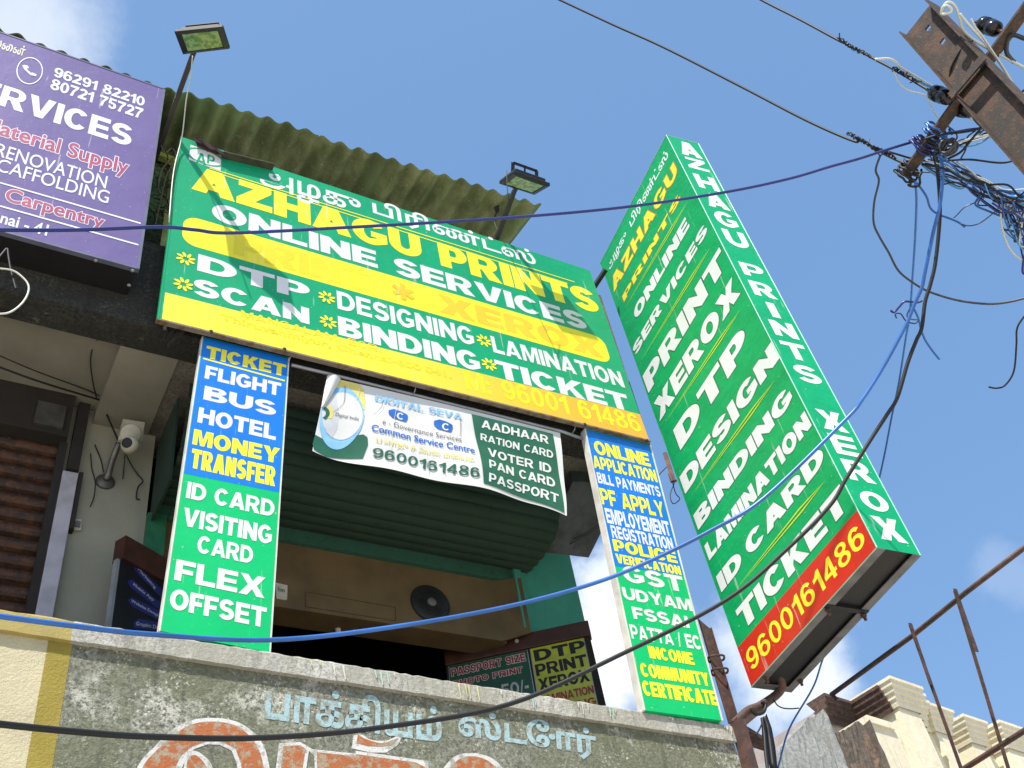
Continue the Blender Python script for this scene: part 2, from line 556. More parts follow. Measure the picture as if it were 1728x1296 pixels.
def glyph(ch, W, H, a, b):
    """pieces of a heavy grotesque capital; each piece = [outer, hole, ...]"""
    h2 = W / 2
    ov = lambda cx, cy, rx, ry: arc(cx, cy, rx, ry, 0, 345, 23)
    if ch == 'I': return [[[(0, 0), (W, 0), (W, H), (0, H)]]]
    if ch == 'L': return [[[(0, 0), (W, 0), (W, b), (a, b), (a, H), (0, H)]]]
    if ch == 'E': return [[[(0, 0), (W, 0), (W, b), (a, b), (a, H * .5 - b * .45), (W * .93, H * .5 - b * .45), (W * .93, H * .5 + b * .45), (a, H * .5 + b * .45), (a, H - b), (W * .98, H - b), (W * .98, H), (0, H)]]]
    if ch == 'F': return [[[(0, 0), (a, 0), (a, H * .46 - b * .45), (W * .9, H * .46 - b * .45), (W * .9, H * .46 + b * .5), (a, H * .46 + b * .5), (a, H - b), (W, H - b), (W, H), (0, H)]]]
    if ch == 'H': return [[[(0, 0), (a, 0), (a, H * .5 - b * .55), (W - a, H * .5 - b * .55), (W - a, 0), (W, 0), (W, H), (W - a, H), (W - a, H * .5 + b * .55), (a, H * .5 + b * .55), (a, H), (0, H)]]]
    if ch == 'T': return [[[(h2 - a / 2, 0), (h2 + a / 2, 0), (h2 + a / 2, H - b), (W, H - b), (W, H), (0, H), (0, H - b), (h2 - a / 2, H - b)]]]
    if ch == 'A':
        tw = a * 1.2
        k = (h2 - tw / 2) / H
        i0 = a * 1.05
        y1, y2 = H * .17, H * .17 + b * .85
        ya = (h2 - i0) / k * .93
        return [[[(0, 0), (i0, 0), (i0 + k * y1, y1), (W - i0 - k * y1, y1), (W - i0, 0), (W, 0), (h2 + tw / 2, H), (h2 - tw / 2, H)],
                 [(i0 + k * y2, y2), (h2, min(ya, H * .86)), (W - i0 - k * y2, y2)]]]
    if ch == 'V':
        tw = a * 1.15
        return [[[(0, H), (a * 1.1, H), (h2, H * .30), (W - a * 1.1, H), (W, H), (h2 + tw / 2, 0), (h2 - tw / 2, 0)]]]
    if ch == 'N':
        d = H * .42 * a / 29
        return [[[(0, 0), (a, 0), (a, H - d - H * .08), (W - a, 0), (W, 0), (W, H), (W - a, H), (W - a, d + H * .08), (a, H), (0, H)]]]
    if ch == 'M': return [[[(0, 0), (0, H), (a * 1.35, H), (h2, H * .36), (W - a * 1.35, H), (W, H), (W, 0), (W - a * .9, 0), (W - a * .9, H * .68), (h2 + a * .38, 0), (h2 - a * .38, 0), (a * .9, H * .68), (a * .9, 0)]]]
    if ch == 'W': return [[[(0, H), (a, H), (.285 * W, H * .36), (h2 - a * .5, H), (h2 + a * .5, H), (.715 * W, H * .36), (W - a, H), (W, H), (.80 * W, 0), (.80 * W - a * 1.05, 0), (h2, H * .60), (.20 * W + a * 1.05, 0), (.20 * W, 0)]]]
    if ch == 'K': return [[[(0, 0), (0, H), (a, H), (a, H * .60), (W - a * 1.3, H), (W, H), (W * .60, H * .585), (W, 0), (W - a * 1.25, 0), (W * .42, H * .40), (a, H * .24), (a, 0)]]]
    if ch == 'X': return [[[(0, 0), (h2 - a * .68, H * .51), (W * .02, H), (a * 1.22, H), (h2, H * .70), (W - a * 1.22, H), (W * .98, H), (h2 + a * .68, H * .51), (W, 0), (W - a * 1.25, 0), (h2, H * .315), (a * 1.25, 0)]]]
    if ch == 'Y': return [[[(0, H), (a * 1.18, H), (h2, H * .62), (W - a * 1.18, H), (W, H), (h2 + a / 2, H * .41), (h2 + a / 2, 0), (h2 - a / 2, 0), (h2 - a / 2, H * .41)]]]
    if ch == 'Z': return [[[(0, 0), (W, 0), (W, b), (a * 1.4, b), (W * .97, H - b), (W * .97, H), (W * .04, H), (W * .04, H - b), (W - a * 1.45, H - b), (0, b)]]]
    if ch in 'OQ':
        r = [[ov(h2, H / 2, h2, H * .515), ov(h2, H / 2, h2 - a, H * .515 - b)]]
        if ch == 'Q': r.append([[(W * .55, H * .3), (W * .7, H * .36), (W * 1.0, -H * .02), (W * .84, -H * .08)]])
        return r
    if ch == '0': return [[ov(h2, H / 2, h2, H * .505), ov(h2, H / 2, h2 - a * .92, H * .505 - b * .85)]]
    if ch == 'D':
        x = W * .44
        return [[[(0, 0)] + arc(x, H / 2, W - x, H / 2, -90, 90) + [(0, H)], [(a, b)] + arc(x, H / 2, W - x - a, H / 2 - b, -90, 90) + [(a, H - b)]]]
    if ch == 'P':
        c, r = H * .655, H * .345
        return [[[(0, 0), (a, 0), (a, c - r)] + arc(W * .58, c, W * .42, r, -90, 90) + [(0, H)], [(a, c - r + b * .85)] + arc(W * .54, c, W * .42 - a * .88, r - b * .85, -90, 90) + [(a, c + r - b * .85)]]]
    if ch == 'R':
        c, r = H * .69, H * .31
        ar = arc(W * .56, c, W * .38, r, -62, 90)
        return [[[(0, 0), (a, 0), (a, H * .37), (W * .40, H * .37), (W - a * 1.25, 0), (W, 0)] + ar + [(0, H)], [(a, c - r + b * .8)] + arc(W * .52, c, W * .40 - a * .88, r - b * .8, -90, 90) + [(a, c + r - b * .8)]]]
    if ch == 'B':
        c1, r1, c2, r2 = H * .275, H * .275, H * .765, H * .235
        return [[[(0, 0)] + arc(W * .58, c1, W * .42, r1, -90, 75) + arc(W * .56, c2, W * .38, r2, -60, 90) + [(0, H)],
                 [(a, b * .85)] + arc(W * .55, c1, W * .44 - a, r1 - b * .85, -90, 90) + [(a, c1 + r1 - b * .85)],
                 [(a, c2 - r2 + b * .72)] + arc(W * .53, c2, W * .42 - a, r2 - b * .72, -90, 90) + [(a, c2 + r2 - b * .72)]]]
    if ch == 'U': return [[[(0, H), (a, H)] + arc(h2, H * .40, h2 - a, H * .40 - b, 180, 360) + [(W - a, H), (W, H)] + arc(h2, H * .40, h2, H * .415, 360, 180)]]
    if ch == 'J': return [[[(W - a, H), (W, H)] + arc(h2, H * .36, h2, H * .375, 360, 170) + arc(h2, H * .36, h2 - a * .95, H * .375 - b, 175, 360)]]
    if ch == 'C': return [[arc(h2, H / 2, h2, H * .515, 36, 324) + arc(h2, H / 2, h2 - a, H * .515 - b, 318, 42)]]
    if ch == 'G':
        return [[arc(h2, H / 2, h2, H * .515, 38, 305) + [(W * .98, H * .18), (W * .98, H * .55), (W * .53, H * .55), (W * .53, H * .55 - b * .92), (W * .98 - a * .9, H * .55 - b * .92), (W * .98 - a * .9, H * .28)] + arc(h2, H / 2, h2 - a, H * .515 - b, 300, 44)]]
    if ch == 'S':
        ry, rx = (H * 1.02 - b) / 4, (W - a) / 2
        c1, c2 = H * 1.01 - b / 2 - ry, -H * .01 + b / 2 + ry
        return [[stroke(arc(h2, c1, rx * .96, ry, 22, 262) + arc(h2, c2, rx, ry, 82, -158), a * .98, b)]]
    if ch == '1': return [[[(W - a * .95, 0), (W, 0), (W, H), (W - a * .75, H), (W * .30, H * .80), (0, H * .76), (0, H * .58), (W - a * .95, H * .66)]]]
    if ch == '2':
        rx, ry = (W - a) / 2, H * .29 - b / 2 + 2
        return [[stroke(arc(h2, H - b / 2 - ry, rx, ry, 165, -35) + [(a * .62, b * .75)], a * .95, b * .95)], [[(0, 0), (W, 0), (W, b), (0, b)]]]
    if ch == '3':
        rx, r1, r2 = (W - a) / 2, H * .25 - b / 2 + 1, H * .29 - b / 2 + 1
        return [[stroke(arc(h2, H - b / 2 - r1, rx * .92, r1, 160, -88), a * .95, b * .9)], [stroke(arc(h2, b / 2 + r2, rx, r2, 92, -160), a * .95, b * .9)]]
    if ch == '4':
        x1, x0 = W * .84, W * .84 - a * .92
        return [[[(x0, 0), (x1, 0), (x1, H * .21), (W, H * .21), (W, H * .21 + b * .85), (x1, H * .21 + b * .85), (x1, H), (x0 + a * .08, H), (0, H * .21 + b * .95), (0, H * .21), (x0, H * .21)], [(x0, H * .21 + b * .85), (x0, H * .70), (a * .95, H * .21 + b * .85)]]]
    if ch == '5':
        rx, ry = (W - a) / 2, H * .325 - b / 2
        return [[[(W * .13, H), (W * .93, H), (W * .93, H - b * .9), (W * .13 + a * .75, H - b * .9), (W * .10 + a * .7, H * .50), (W * .03, H * .47)]], [stroke(arc(h2, b / 2 + ry, rx, ry, 128, -158), a * .95, b * .9)]]
    if ch in '69':
        c, r = H * .325, H * .335
        ring = [ov(h2, c, h2, r), ov(h2, c, h2 - a * .92, r - b * .8)]
        hook = [stroke(arc(h2, H * .60, h2 - a * .46, H * .41 - b * .42, 32, 182) + [(a * .47, H * .33)], a * .92, b * .84)]
        P_ = [ring, hook]
        if ch == '9': P_ = [[[(W - x, H - y) for x, y in lp] for lp in pc] for pc in P_]
        return P_
    if ch == '7': return [[[(0, H), (W, H), (W, H - b * .9), (W * .62, H * .45), (W * .50, 0), (W * .50 - a, 0), (W * .36, H * .48), (W * .64, H - b), (0, H - b)]]]
    if ch == '8':
        return [[ov(h2, H * .275, h2, H * .285), ov(h2, H * .275, h2 - a * .9, H * .285 - b * .78)], [ov(h2, H * .755, h2 * .92, H * .255), ov(h2, H * .755, h2 * .92 - a * .88, H * .255 - b * .74)]]
    if ch == '/': return [[[(0, -H * .02), (a * .6, -H * .02), (W, H * 1.02), (W - a * .6, H * 1.02)]]]
    if ch == '-': return [[[(0, H * .28), (W, H * .28), (W, H * .28 + b), (0, H * .28 + b)]]]
    if ch == '.': return [[[(0, 0), (a, 0), (a, a * .9), (0, a * .9)]]]
    if ch == ',': return [[[(0, 0), (a * .4, 0), (0, -a * .6), (a * .5, -a * .6), (a, 0), (a, a * .9), (0, a * .9)]]]
    if ch == ':': return [[[(0, 0), (a, 0), (a, a * .9), (0, a * .9)]], [[(0, H * .5), (a, H * .5), (a, H * .5 + a * .9), (0, H * .5 + a * .9)]]]
    return []


def text_pieces(s, a=29., b=21., gap=7., grow=0., narrow=1.):
    x, out = 0., []
    for ch in s:
        w = GW.get(ch, 80) * narrow
        if ch == 'I': w = a
        if ch != ' ':
            g = glyph(ch, w + 2 * grow, 100 + 2 * grow, a + 2 * grow, b + 2 * grow)
            out.append([[[(px + x - grow, py - grow) for px, py in lp] for lp in pc] for pc in g])
        x += w + gap
    return out, x - gap


def box_uv(pan, bl, tr):
    (u0, v0), (u1, v1) = pan.uv(*bl), pan.uv(*tr)
    return u0, v0, u1, v1


def letters(pan, s, bl, tr, mat, root, parent=None, h=.0015, a=29., b=21., gap=6., edge=None, edge_w=4., narrow=1., name='lettering', dv=0., space=46.):
    """heavy capitals stretched to the box whose lower-left and upper-right corners are given, one mesh a word"""
    u0, v0, u1, v1 = box_uv(pan, bl, tr)
    v0, v1 = v0 - dv * (v1 - v0), v1 + dv * (v1 - v0)
    a, b = a * 1.10, b * 1.08
    GW[' '] = space
    wn = text_pieces(s, a, b, gap, 0, narrow)[1]
    x0 = 0.
    out = None
    for word in s.split(' '):
        mb = MB()

        def lay(pieces, hh, mi):
            for g in pieces:
                for k, pc in enumerate(g):
                    mb.poly([[pan.P(u0 + (u1 - u0) * (x + x0) / wn, v0 + (v1 - v0) * y / 100, hh + k * .0003) for x, y in lp] for lp in pc], mi)
        if edge: lay(text_pieces(word, a, b, gap, edge_w, narrow)[0], h - .0005, 1)
        pcs, ww = text_pieces(word, a, b, gap, 0, narrow)
        lay(pcs, h, 0)
        out = mb.build(name, [mat, edge] if edge else mat, parent or root, root)
        x0 += ww + gap + GW[' '] * narrow + gap
    return out


def stacked(pan, s, u0, u1, spots, mat, root, parent, h=.0015):
    """one upright letter under the other"""
    for ch, (vt, vb) in zip(s, spots):
        w = GW[ch]
        mb = MB()
        ua, ub = u0, u1
        if ch == 'I':
            ua, ub = u0 + (u1 - u0) * .30, u0 + (u1 - u0) * .66
            w = 29
        for k, pc in enumerate(glyph(ch, w, 100, 29 if ch == 'I' else 29 * w / 98, 22)):
            mb.poly([[pan.P(ua + (ub - ua) * x / w, vb + (vt - vb) * y / 100, h + k * .0003) for x, y in lp] for lp in pc])
        mb.build('lettering', mat, parent, root)


def outline(s, shear=0.):
    """closed 2D contours of a line set in Blender's built-in face: [(outer, [holes])]"""
    cu = bpy.data.curves.new('t', 'FONT')
    cu.body = s
    cu.shear = shear
    ob = bpy.data.objects.new('t', cu)
    COL.objects.link(ob)
    dg = bpy.context.evaluated_depsgraph_get()
    c2 = ob.evaluated_get(dg).to_curve(dg)
    loops = []
    for sp in c2.splines:
        lp = []
        bp = list(sp.bezier_points)
        for p, q in zip(bp, bp[1:] + bp[:1]):
            straight = (p.handle_right - p.co).cross(q.co - p.co).length < 1e-5 and (q.handle_left - q.co).cross(q.co - p.co).length < 1e-5
            if straight: seg = [p.co]
            else:
                seg = [((1 - t) ** 3) * p.co + 3 * (1 - t) ** 2 * t * p.handle_right + 3 * (1 - t) * t * t * q.handle_left + t ** 3 * q.co for t in (0, .2, .4, .6, .8)]
            lp += [(v.x, v.y) for v in seg]
        cl = [lp[0]] if lp else []
        for p in lp[1:]:
            if math.hypot(p[0] - cl[-1][0], p[1] - cl[-1][1]) > 1e-4: cl.append(p)
        if len(cl) > 2: loops.append(cl)
    ob.to_curve_clear() if hasattr(ob, 'to_curve_clear') else None
    bpy.data.objects.remove(ob)
    bpy.data.curves.remove(cu)
    return loops


def area(lp): return sum(a[0] * b[1] - b[0] * a[1] for a, b in zip(lp, lp[1:] + lp[:1])) / 2


def inside(p, lp):
    r = False
    for a, b in zip(lp, lp[1:] + lp[:1]):
        if (a[1] > p[1]) != (b[1] > p[1]) and p[0] < (b[0] - a[0]) * (p[1] - a[1]) / (b[1] - a[1]) + a[0]: r = not r
    return r


def fatten(lp, d, sgn):
    n = len(lp)
    out = []
    for i in range(n):
        (x0, y0), (x, y), (x1, y1) = lp[i - 1], lp[i], lp[(i + 1) % n]
        ax_, ay_, bx_, by_ = x - x0, y - y0, x1 - x, y1 - y
        la, lb = math.hypot(ax_, ay_) or 1, math.hypot(bx_, by_) or 1
        nx, ny = ay_ / la + by_ / lb, -ax_ / la - bx_ / lb
        l_ = math.hypot(nx, ny)
        if l_ < .25: out.append((x, y)); continue
        k = min(2 / l_, 1.5)
        out.append((x + nx / l_ * d * k * sgn, y + ny / l_ * d * k * sgn))
    return out


def soft(pan, s, bl, tr, mat, root, parent=None, h=.0015, offset=.02, edge=None, edge_off=.03, name='lettering', shear=0., rot=None):
    """lettering set in Blender's built-in face (lower case and Tamil), thickened contour by contour"""
    loops = outline(s, shear)
    if not loops: return None
    big_ = max(loops, key=lambda l: abs(area(l)))
    sg = 1 if area(big_) > 0 else -1
    outs = [l for l in loops if area(l) * sg > 0]
    hol = [l for l in loops if area(l) * sg <= 0]
    shapes = [[o, []] for o in outs]
    for q in hol:
        c = [sh for sh in shapes if inside(q[0], sh[0])]
        if c: min(c, key=lambda sh: abs(area(sh[0])))[1].append(q)

    def grown(off): return [[fatten(o, off, sg)] + [fatten(q, off, sg) for q in hs if abs(area(q)) > off * .15] for o, hs in shapes]
    main = grown(offset)
    xs = [p[0] for sh in main for p in sh[0]]
    ys = [p[1] for sh in main for p in sh[0]]
    x0, x1, y0, y1 = min(xs), max(xs), min(ys), max(ys)
    if rot is None:
        u0, v0, u1, v1 = box_uv(pan, bl, tr)
        mp = lambda x, y: (u0 + (u1 - u0) * (x - x0) / (x1 - x0), v0 + (v1 - v0) * (y - y0) / (y1 - y0))
    else:   # three pixel corners: origin, baseline end, top of the first letter
        o, bx, ty = (Vector(pan.uv(*q)) for q in (bl, tr, rot))
        mp = lambda x, y: tuple(o + (bx - o) * ((x - x0) / (x1 - x0)) + (ty - o) * ((y - y0) / (y1 - y0)))
    mb = MB()

    def lay(shs, hh, mi):
        for k, sh in enumerate(shs): mb.poly([[pan.P(*mp(x, y), hh + (k % 4) * .0002) for x, y in lp] for lp in sh], mi)
    if edge: lay(grown(edge_off), h - .0005, 1)
    lay(main, h, 0)
    return mb.build(name, [mat, edge] if edge else mat, parent or root, root)


def pxpoly(pan, pts, h): return [pan.P(*pan.uv(*p), h) for p in pts]


def patch(pan, pts, mat, root, parent, name, h=.0012, sub=1):
    mb = MB()
    mb.poly([pxpoly(pan, pts, h)])
    return mb.build(name, mat, parent, root)


def uvpatch(pan, u0, u1, v0, v1, mat, root, parent, name, h=.0012, n=1):
    mb = MB()
    for i in range(n):
        a, b = u0 + (u1 - u0) * i / n, u0 + (u1 - u0) * (i + 1) / n
        mb.face([pan.P(a, v0, h), pan.P(b, v0, h), pan.P(b, v1, h), pan.P(a, v1, h)])
    return mb.build(name, mat, parent, root)


def rule(pan, p0, p1, th, mat, root, parent, h=.002, taper=False, name='ruled_line'):
    (u0, v0), (u1, v1) = pan.uv(*p0), pan.uv(*p1)
    t = th / pan.h / 2
    mb = MB()
    k = .15 if taper else 1
    mb.face([pan.P(u0, v0 - t, h), pan.P(u1, v1 - t * k, h), pan.P(u1, v1 + t * k, h), pan.P(u0, v0 + t, h)])
    return mb.build(name, mat, parent, root)


zm = lambda ox, oy, s: (lambda x, y: (ox + x / s, oy + y / s))
za = zm(260, 200, 2.9455)
zb = zm(660, 240, 2.5913)
zl = zm(0, 380, 2.592)
zl2 = zm(0, 800, 2.612)
zt = zm(260, 520, 7.2)
zr = zm(960, 700, 2.1745)
zr2 = zm(980, 680, 9.6)
zx1 = zm(980, 200, 2.945)
zx2 = zm(1060, 560, 2.946)
zx3 = zm(1180, 860, 2.9725)
zp = zm(0, 0, 2.592)
zw5 = zm(1400, 0, 4.05)
zw6 = zm(1430, 240, 4.29)
zw7 = zm(1400, 480, 3.411)
zc = zm(515, 620, 5.76)
zd = zm(780, 680, 6.48)

# ================================================================== setting
g = MB()
g.face([(-60, -60, 0), (90, -60, 0), (90, 90, 0), (-60, 90, 0)])
go = g.build('ground', M['dirt'])
go['kind'] = 'structure'

# ================================================================== shop building
B = thing('shop_building', (2., 4.6, 0), 'weathered two storey shop building with a grey painted balcony parapet and mossy corrugated roof', 'building')
ctop = lambda x: 4.296 - (x - .234) * .0296


def strip_prism(x0, x1, y0, y1, zlow, zhigh, n=1):
    mb = MB()
    for i in range(n):
        a, b = x0 + (x1 - x0) * i / n, x0 + (x1 - x0) * (i + 1) / n
        zl_, zh_ = (zlow if callable(zlow) else (lambda x: zlow)), (zhigh if callable(zhigh) else (lambda x: zhigh))
        mb.hexa([(a, y0, zl_(a)), (b, y0, zl_(b)), (b, y1, zl_(b)), (a, y1, zl_(a)), (a, y0, zh_(a)), (b, y0, zh_(b)), (b, y1, zh_(b)), (a, y1, zh_(a))])
    return mb


def rough_strip(x0, x1, y0, y1, zlow, zhigh, n, amp):
    """coping with a slightly uneven, chipped top and front"""
    mb = MB()
    rows = []
    for i in range(n + 1):
        x = x0 + (x1 - x0) * i / n
        j = lambda k=1.: (random.random() - .5) * amp * k
        rows.append([(x, y0 + j(.6), zlow(x) + j(.5)), (x, y0 + j(.6), zhigh(x) - .012 + j(.5)), (x, y0 + .012 + j(.5), zhigh(x) + j()), (x, y1, zhigh(x) + j(.5)), (x, y1, zlow(x))])
    b = len(mb.v)
    mb.v += [Vector(p) for r in rows for p in r]
    for i in range(n):
        for k in range(5):
            mb.f.append((b + i * 5 + k, b + i * 5 + (k + 1) % 5, b + (i + 1) * 5 + (k + 1) % 5, b + (i + 1) * 5 + k)); mb.m.append(0)
    for i in (0, n):
        mb.f.append(tuple(b + i * 5 + k for k in range(5))); mb.m.append(0)
    return mb


cbot = lambda x: ctop(x) - .1
strip_prism(.538, 4.06, 4.128, 4.26, 0, cbot).build('parapet_wall', M['wall'], B, B)
strip_prism(.444, .538, 4.127, 4.26, 0, cbot).build('painted_stripe', M['olive'], B, B)
strip_prism(-4., .444, 4.128, 4.26, 0, cbot).build('cream_wall', M['cream'], B, B)
rough_strip(.527, 4.06, 4.10, 4.30, cbot, ctop, 110, .007).build('coping', M['coping'], B, B)
rough_strip(-4., .527, 4.10, 4.30, cbot, ctop, 60, .006).build('painted_coping', M['coping_y'], B, B)
MB().box(-4, 4.06, 4.26, 5.05, 3.25, 3.38).build('balcony_floor', M['gable'], B, B)
# side wall under the balcony end
MB().box(3.9, 4.06, 4.26, 8.2, 0, 3.25).build('side_wall', M['gable'], B, B)
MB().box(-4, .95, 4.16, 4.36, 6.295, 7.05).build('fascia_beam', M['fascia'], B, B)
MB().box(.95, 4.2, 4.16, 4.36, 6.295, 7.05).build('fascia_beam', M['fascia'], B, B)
MB().box(.76, 4.2, 4.165, 4.36, 7.05, 8.08).build('gable_wall', M['gable'], B, B)
MB().box(-4, .57, 4.36, 5.05, 6.40, 6.55).build('ceiling_slab', M['soffit'], B, B)
MB().box(.57, .90, 4.36, 5.05, 6.297, 6.55).build('beam', M['soffit'], B, B)
MB().box(.90, 4.12, 4.36, 5.25, 6.303, 6.55).build('ceiling_slab', M['gable'], B, B)
# sloping end bracket below the slab at the right
mb = MB()
mb.hexa([(3.70, 4.5, 6.2), (4.10, 4.42, 6.22), (4.12, 5.05, 6.02), (3.66, 5.05, 5.98), (3.70, 4.5, 6.302), (4.10, 4.42, 6.302), (4.12, 5.05, 6.302), (3.66, 5.05, 6.302)])
mb.build('end_bracket', plain('dark_grey_concrete', (.075, .08, .085), .85, 0, .4, 6, .4, 30), B, B)
MB().box(.42, .95, 5.05, 5.2, 3.38, 6.40).build('pilaster', M['pilaster'], B, B)
MB().box(.452, .538, 4.995, 5.05, 3.38, 5.845).build('edge_strip', M['strip'], B, B, bevel=.004)
mb = MB()
mb.box(.47, .535, 4.985, 5.05, 5.86, 6.39)
mb.box(.542, .565, 5.0, 5.05, 5.45, 5.86)
mb.box(.405, .450, 5.0, 5.05, 3.38, 6.06)
mb.build('shutter_guide', M['dark'], B, B)
# brown slatted shutter of the left-hand shop


def slats(x0, x1, y, z0, z1, pitch, depth, n=6):
    mb = MB()
    k = int((z1 - z0) / pitch)
    prof = []
    for i in range(k):
        for j in range(n):
            t = j / n
            prof.append((z0 + (i + t) * pitch, y - depth * (math.sin(math.pi * t) ** .6 if t else 0)))
    prof.append((z0 + k * pitch, y))
    b = len(mb.v)
    for (z, yy) in prof:
        mb.v += [Vector((x0, yy, z)), Vector((x1, yy, z))]
    for i in range(len(prof) - 1):
        mb.f.append((b + 2 * i, b + 2 * i + 1, b + 2 * i + 3, b + 2 * i + 2)); mb.m.append(0)
    return mb


slats(-4, .44, 5.08, 3.38, 6.2, .10, .045).build('brown_shutter', M['brown'], B, B)
MB().box(-4, .44, 4.95, 5.10, 6.06, 6.40).build('shutter_housing', M['dark'], B, B)
MB().box(.24, .40, 4.93, 4.949, 6.10, 6.28).build('housing_patch', plain('grey_patch', (.05, .05, .045), .8, 0, .4, 12), B, B)
# main shop front
MB().box(3.50, 3.95, 5.05, 5.25, 3.38, 6.303).build('right_jamb', M['teal'], B, B)
mb = MB()
mb.box(3.40, 3.455, 4.99, 5.05, 5.27, 5.74)
mb.box(3.455, 3.50, 5.02, 5.05, 5.26, 5.80)
mb.build('right_guide', M['teal'], B, B)
mb = MB()
mb.box(.95, 1.06, 5.0, 5.06, 3.38, 5.66)
mb.build('left_guide', plain('green_guide_paint', (.02, .15, .07), .5, 0, .3, 12), B, B)
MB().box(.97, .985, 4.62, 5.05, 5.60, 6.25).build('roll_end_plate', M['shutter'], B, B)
# rolled shutter: ribbed curve hanging under the slab
pf = [(4.48, 6.25), (4.50, 6.05), (4.53, 5.913), (4.575, 5.815), (4.66, 5.765), (4.83, 5.742), (5.02, 5.755)]
pv = spline([Vector((0, y, z)) for y, z in pf], 34)
mb = MB()
acc = 0.
prof = []
for i, p in enumerate(pv):
    if i: acc += (p - pv[i - 1]).length
    t = (pv[min(i + 1, len(pv) - 1)] - pv[max(i - 1, 0)]).normalized()
    nrm = Vector((0, t.z, -t.y))
    ph = (acc % .082) / .082
    prof.append(p + nrm * (.020 * math.sin(math.pi * ph) ** .5 if 0 < ph < 1 else 0))
b0 = len(mb.v)
for p in prof: mb.v += [Vector((1.0, p.y, p.z)), Vector((3.53, p.y, p.z))]
for i in range(len(prof) - 1):
    mb.f.append((b0 + 2 * i, b0 + 2 * i + 1, b0 + 2 * i + 3, b0 + 2 * i + 2)); mb.m.append(0)
mb.f.append(tuple(b0 + 2 * i + 1 for i in range(len(prof)))); mb.m.append(0)
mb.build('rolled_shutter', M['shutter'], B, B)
MB().box(1.0, 3.46, 5.015, 5.06, 5.655, 5.752).build('lintel_bar', M['lintel'], B, B, bevel=.004)
mb = MB()
mb.box(1.06, 3.26, 5.055, 5.07, 5.185, 5.66)
mb.hexa([(3.26, 5.055, 5.185), (3.44, 4.98, 5.23), (3.44, 5.0, 5.23), (3.26, 5.07, 5.185), (3.26, 5.055, 5.66), (3.44, 4.98, 5.66), (3.44, 5.0, 5.66), (3.26, 5.07, 5.66)])
mb.box(1.06, 3.30, 5.07, 5.24, 5.184, 5.20)
po = mb.build('plywood_panel', M['ply'], B, B)
# glue outline on the plywood
mb = MB()
ring = [onY(*zm(440, 860, 3.757)(*q), 5.053) for q in ((285, 520), (855, 620), (855, 705), (285, 615))]
for i in range(4): mb.bar(ring[i], ring[(i + 1) % 4], .003, .007, Vector((0, 1, 0)))
mb.build('glue_outline', M['ply_line'], po, B)
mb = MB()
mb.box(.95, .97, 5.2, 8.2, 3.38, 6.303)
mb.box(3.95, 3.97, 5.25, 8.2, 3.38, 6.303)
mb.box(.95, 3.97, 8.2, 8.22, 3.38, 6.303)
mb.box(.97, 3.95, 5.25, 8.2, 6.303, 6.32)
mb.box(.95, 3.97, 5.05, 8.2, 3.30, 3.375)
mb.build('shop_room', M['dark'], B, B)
MB().box(-4, .76, 4.66, 4.8, 7.0, 8.88).build('upper_wall', M['moss'], B, B)
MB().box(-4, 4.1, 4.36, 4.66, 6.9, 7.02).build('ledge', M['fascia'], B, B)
# a green pipe stub and yellow board end at the upper wall
mb = MB()
mb.bar(onY(255, 258, 4.6), onY(300, 275, 4.6), .05, .05)
mb.build('wall_rail', plain('lime_rail', (.30, .33, .06), .6), B, B)


# corrugated sheets
def roof_sheet(x0, x1, ya, yb, z_at, lift, n):
    mb = MB()
    pit = .146
    cols = max(8, int((x1 - x0) / pit * 12))
    rows = [0, .02, .12, .25, .5, .8, 1.2, 2.2, 3.2]
    for top in (0, .007):
        b = len(mb.v)
        for i in range(cols + 1):
            x = x0 + (x1 - x0) * i / cols
            ye = ya(x)
            cz = .029 * math.cos(2 * math.pi * x / pit)
            for r in rows:
                mb.v.append(Vector((x, ye + r, z_at + lift + .2 * r + cz + top + .004 * math.sin(9 * x + r * 3))))
        nr = len(rows)
        for i in range(cols):
            for k in range(nr - 1):
                mb.f.append((b + i * nr + k, b + (i + 1) * nr + k, b + (i + 1) * nr + k + 1, b + i * nr + k + 1)); mb.m.append(0)
    nr = len(rows)
    o2 = (cols + 1) * nr
    for i in range(cols):
        mb.f.append((i * nr, o2 + i * nr, o2 + (i + 1) * nr, (i + 1) * nr)); mb.m.append(0)
    for i in (0, cols):
        for k in range(nr - 1):
            mb.f.append((i * nr + k, i * nr + k + 1, o2 + i * nr + k + 1, o2 + i * nr + k)); mb.m.append(0)
    return mb


yev = lambda x: 4.10 - .14 * max(0, (x - .5)) / 3.1
e_ = 0
for (xa, xb, lf, yo) in ((-3.5, -2.42, 0, 0), (-2.45, -1.40, .012, .02), (-1.43, -.38, 0, 0), (-.41, .67, .014, .018), (.64, 1.70, 0, -.012), (1.67, 2.72, .016, .016), (2.69, 3.66, 0, 0)):
    roof_sheet(xa, xb, (lambda x: yev(x) + yo + .006 * math.sin(x * 23) * math.sin(x * 7.1)), 7, 8.79, lf, 0).build('roof_sheet', M['roof'], B, B, smooth=True)
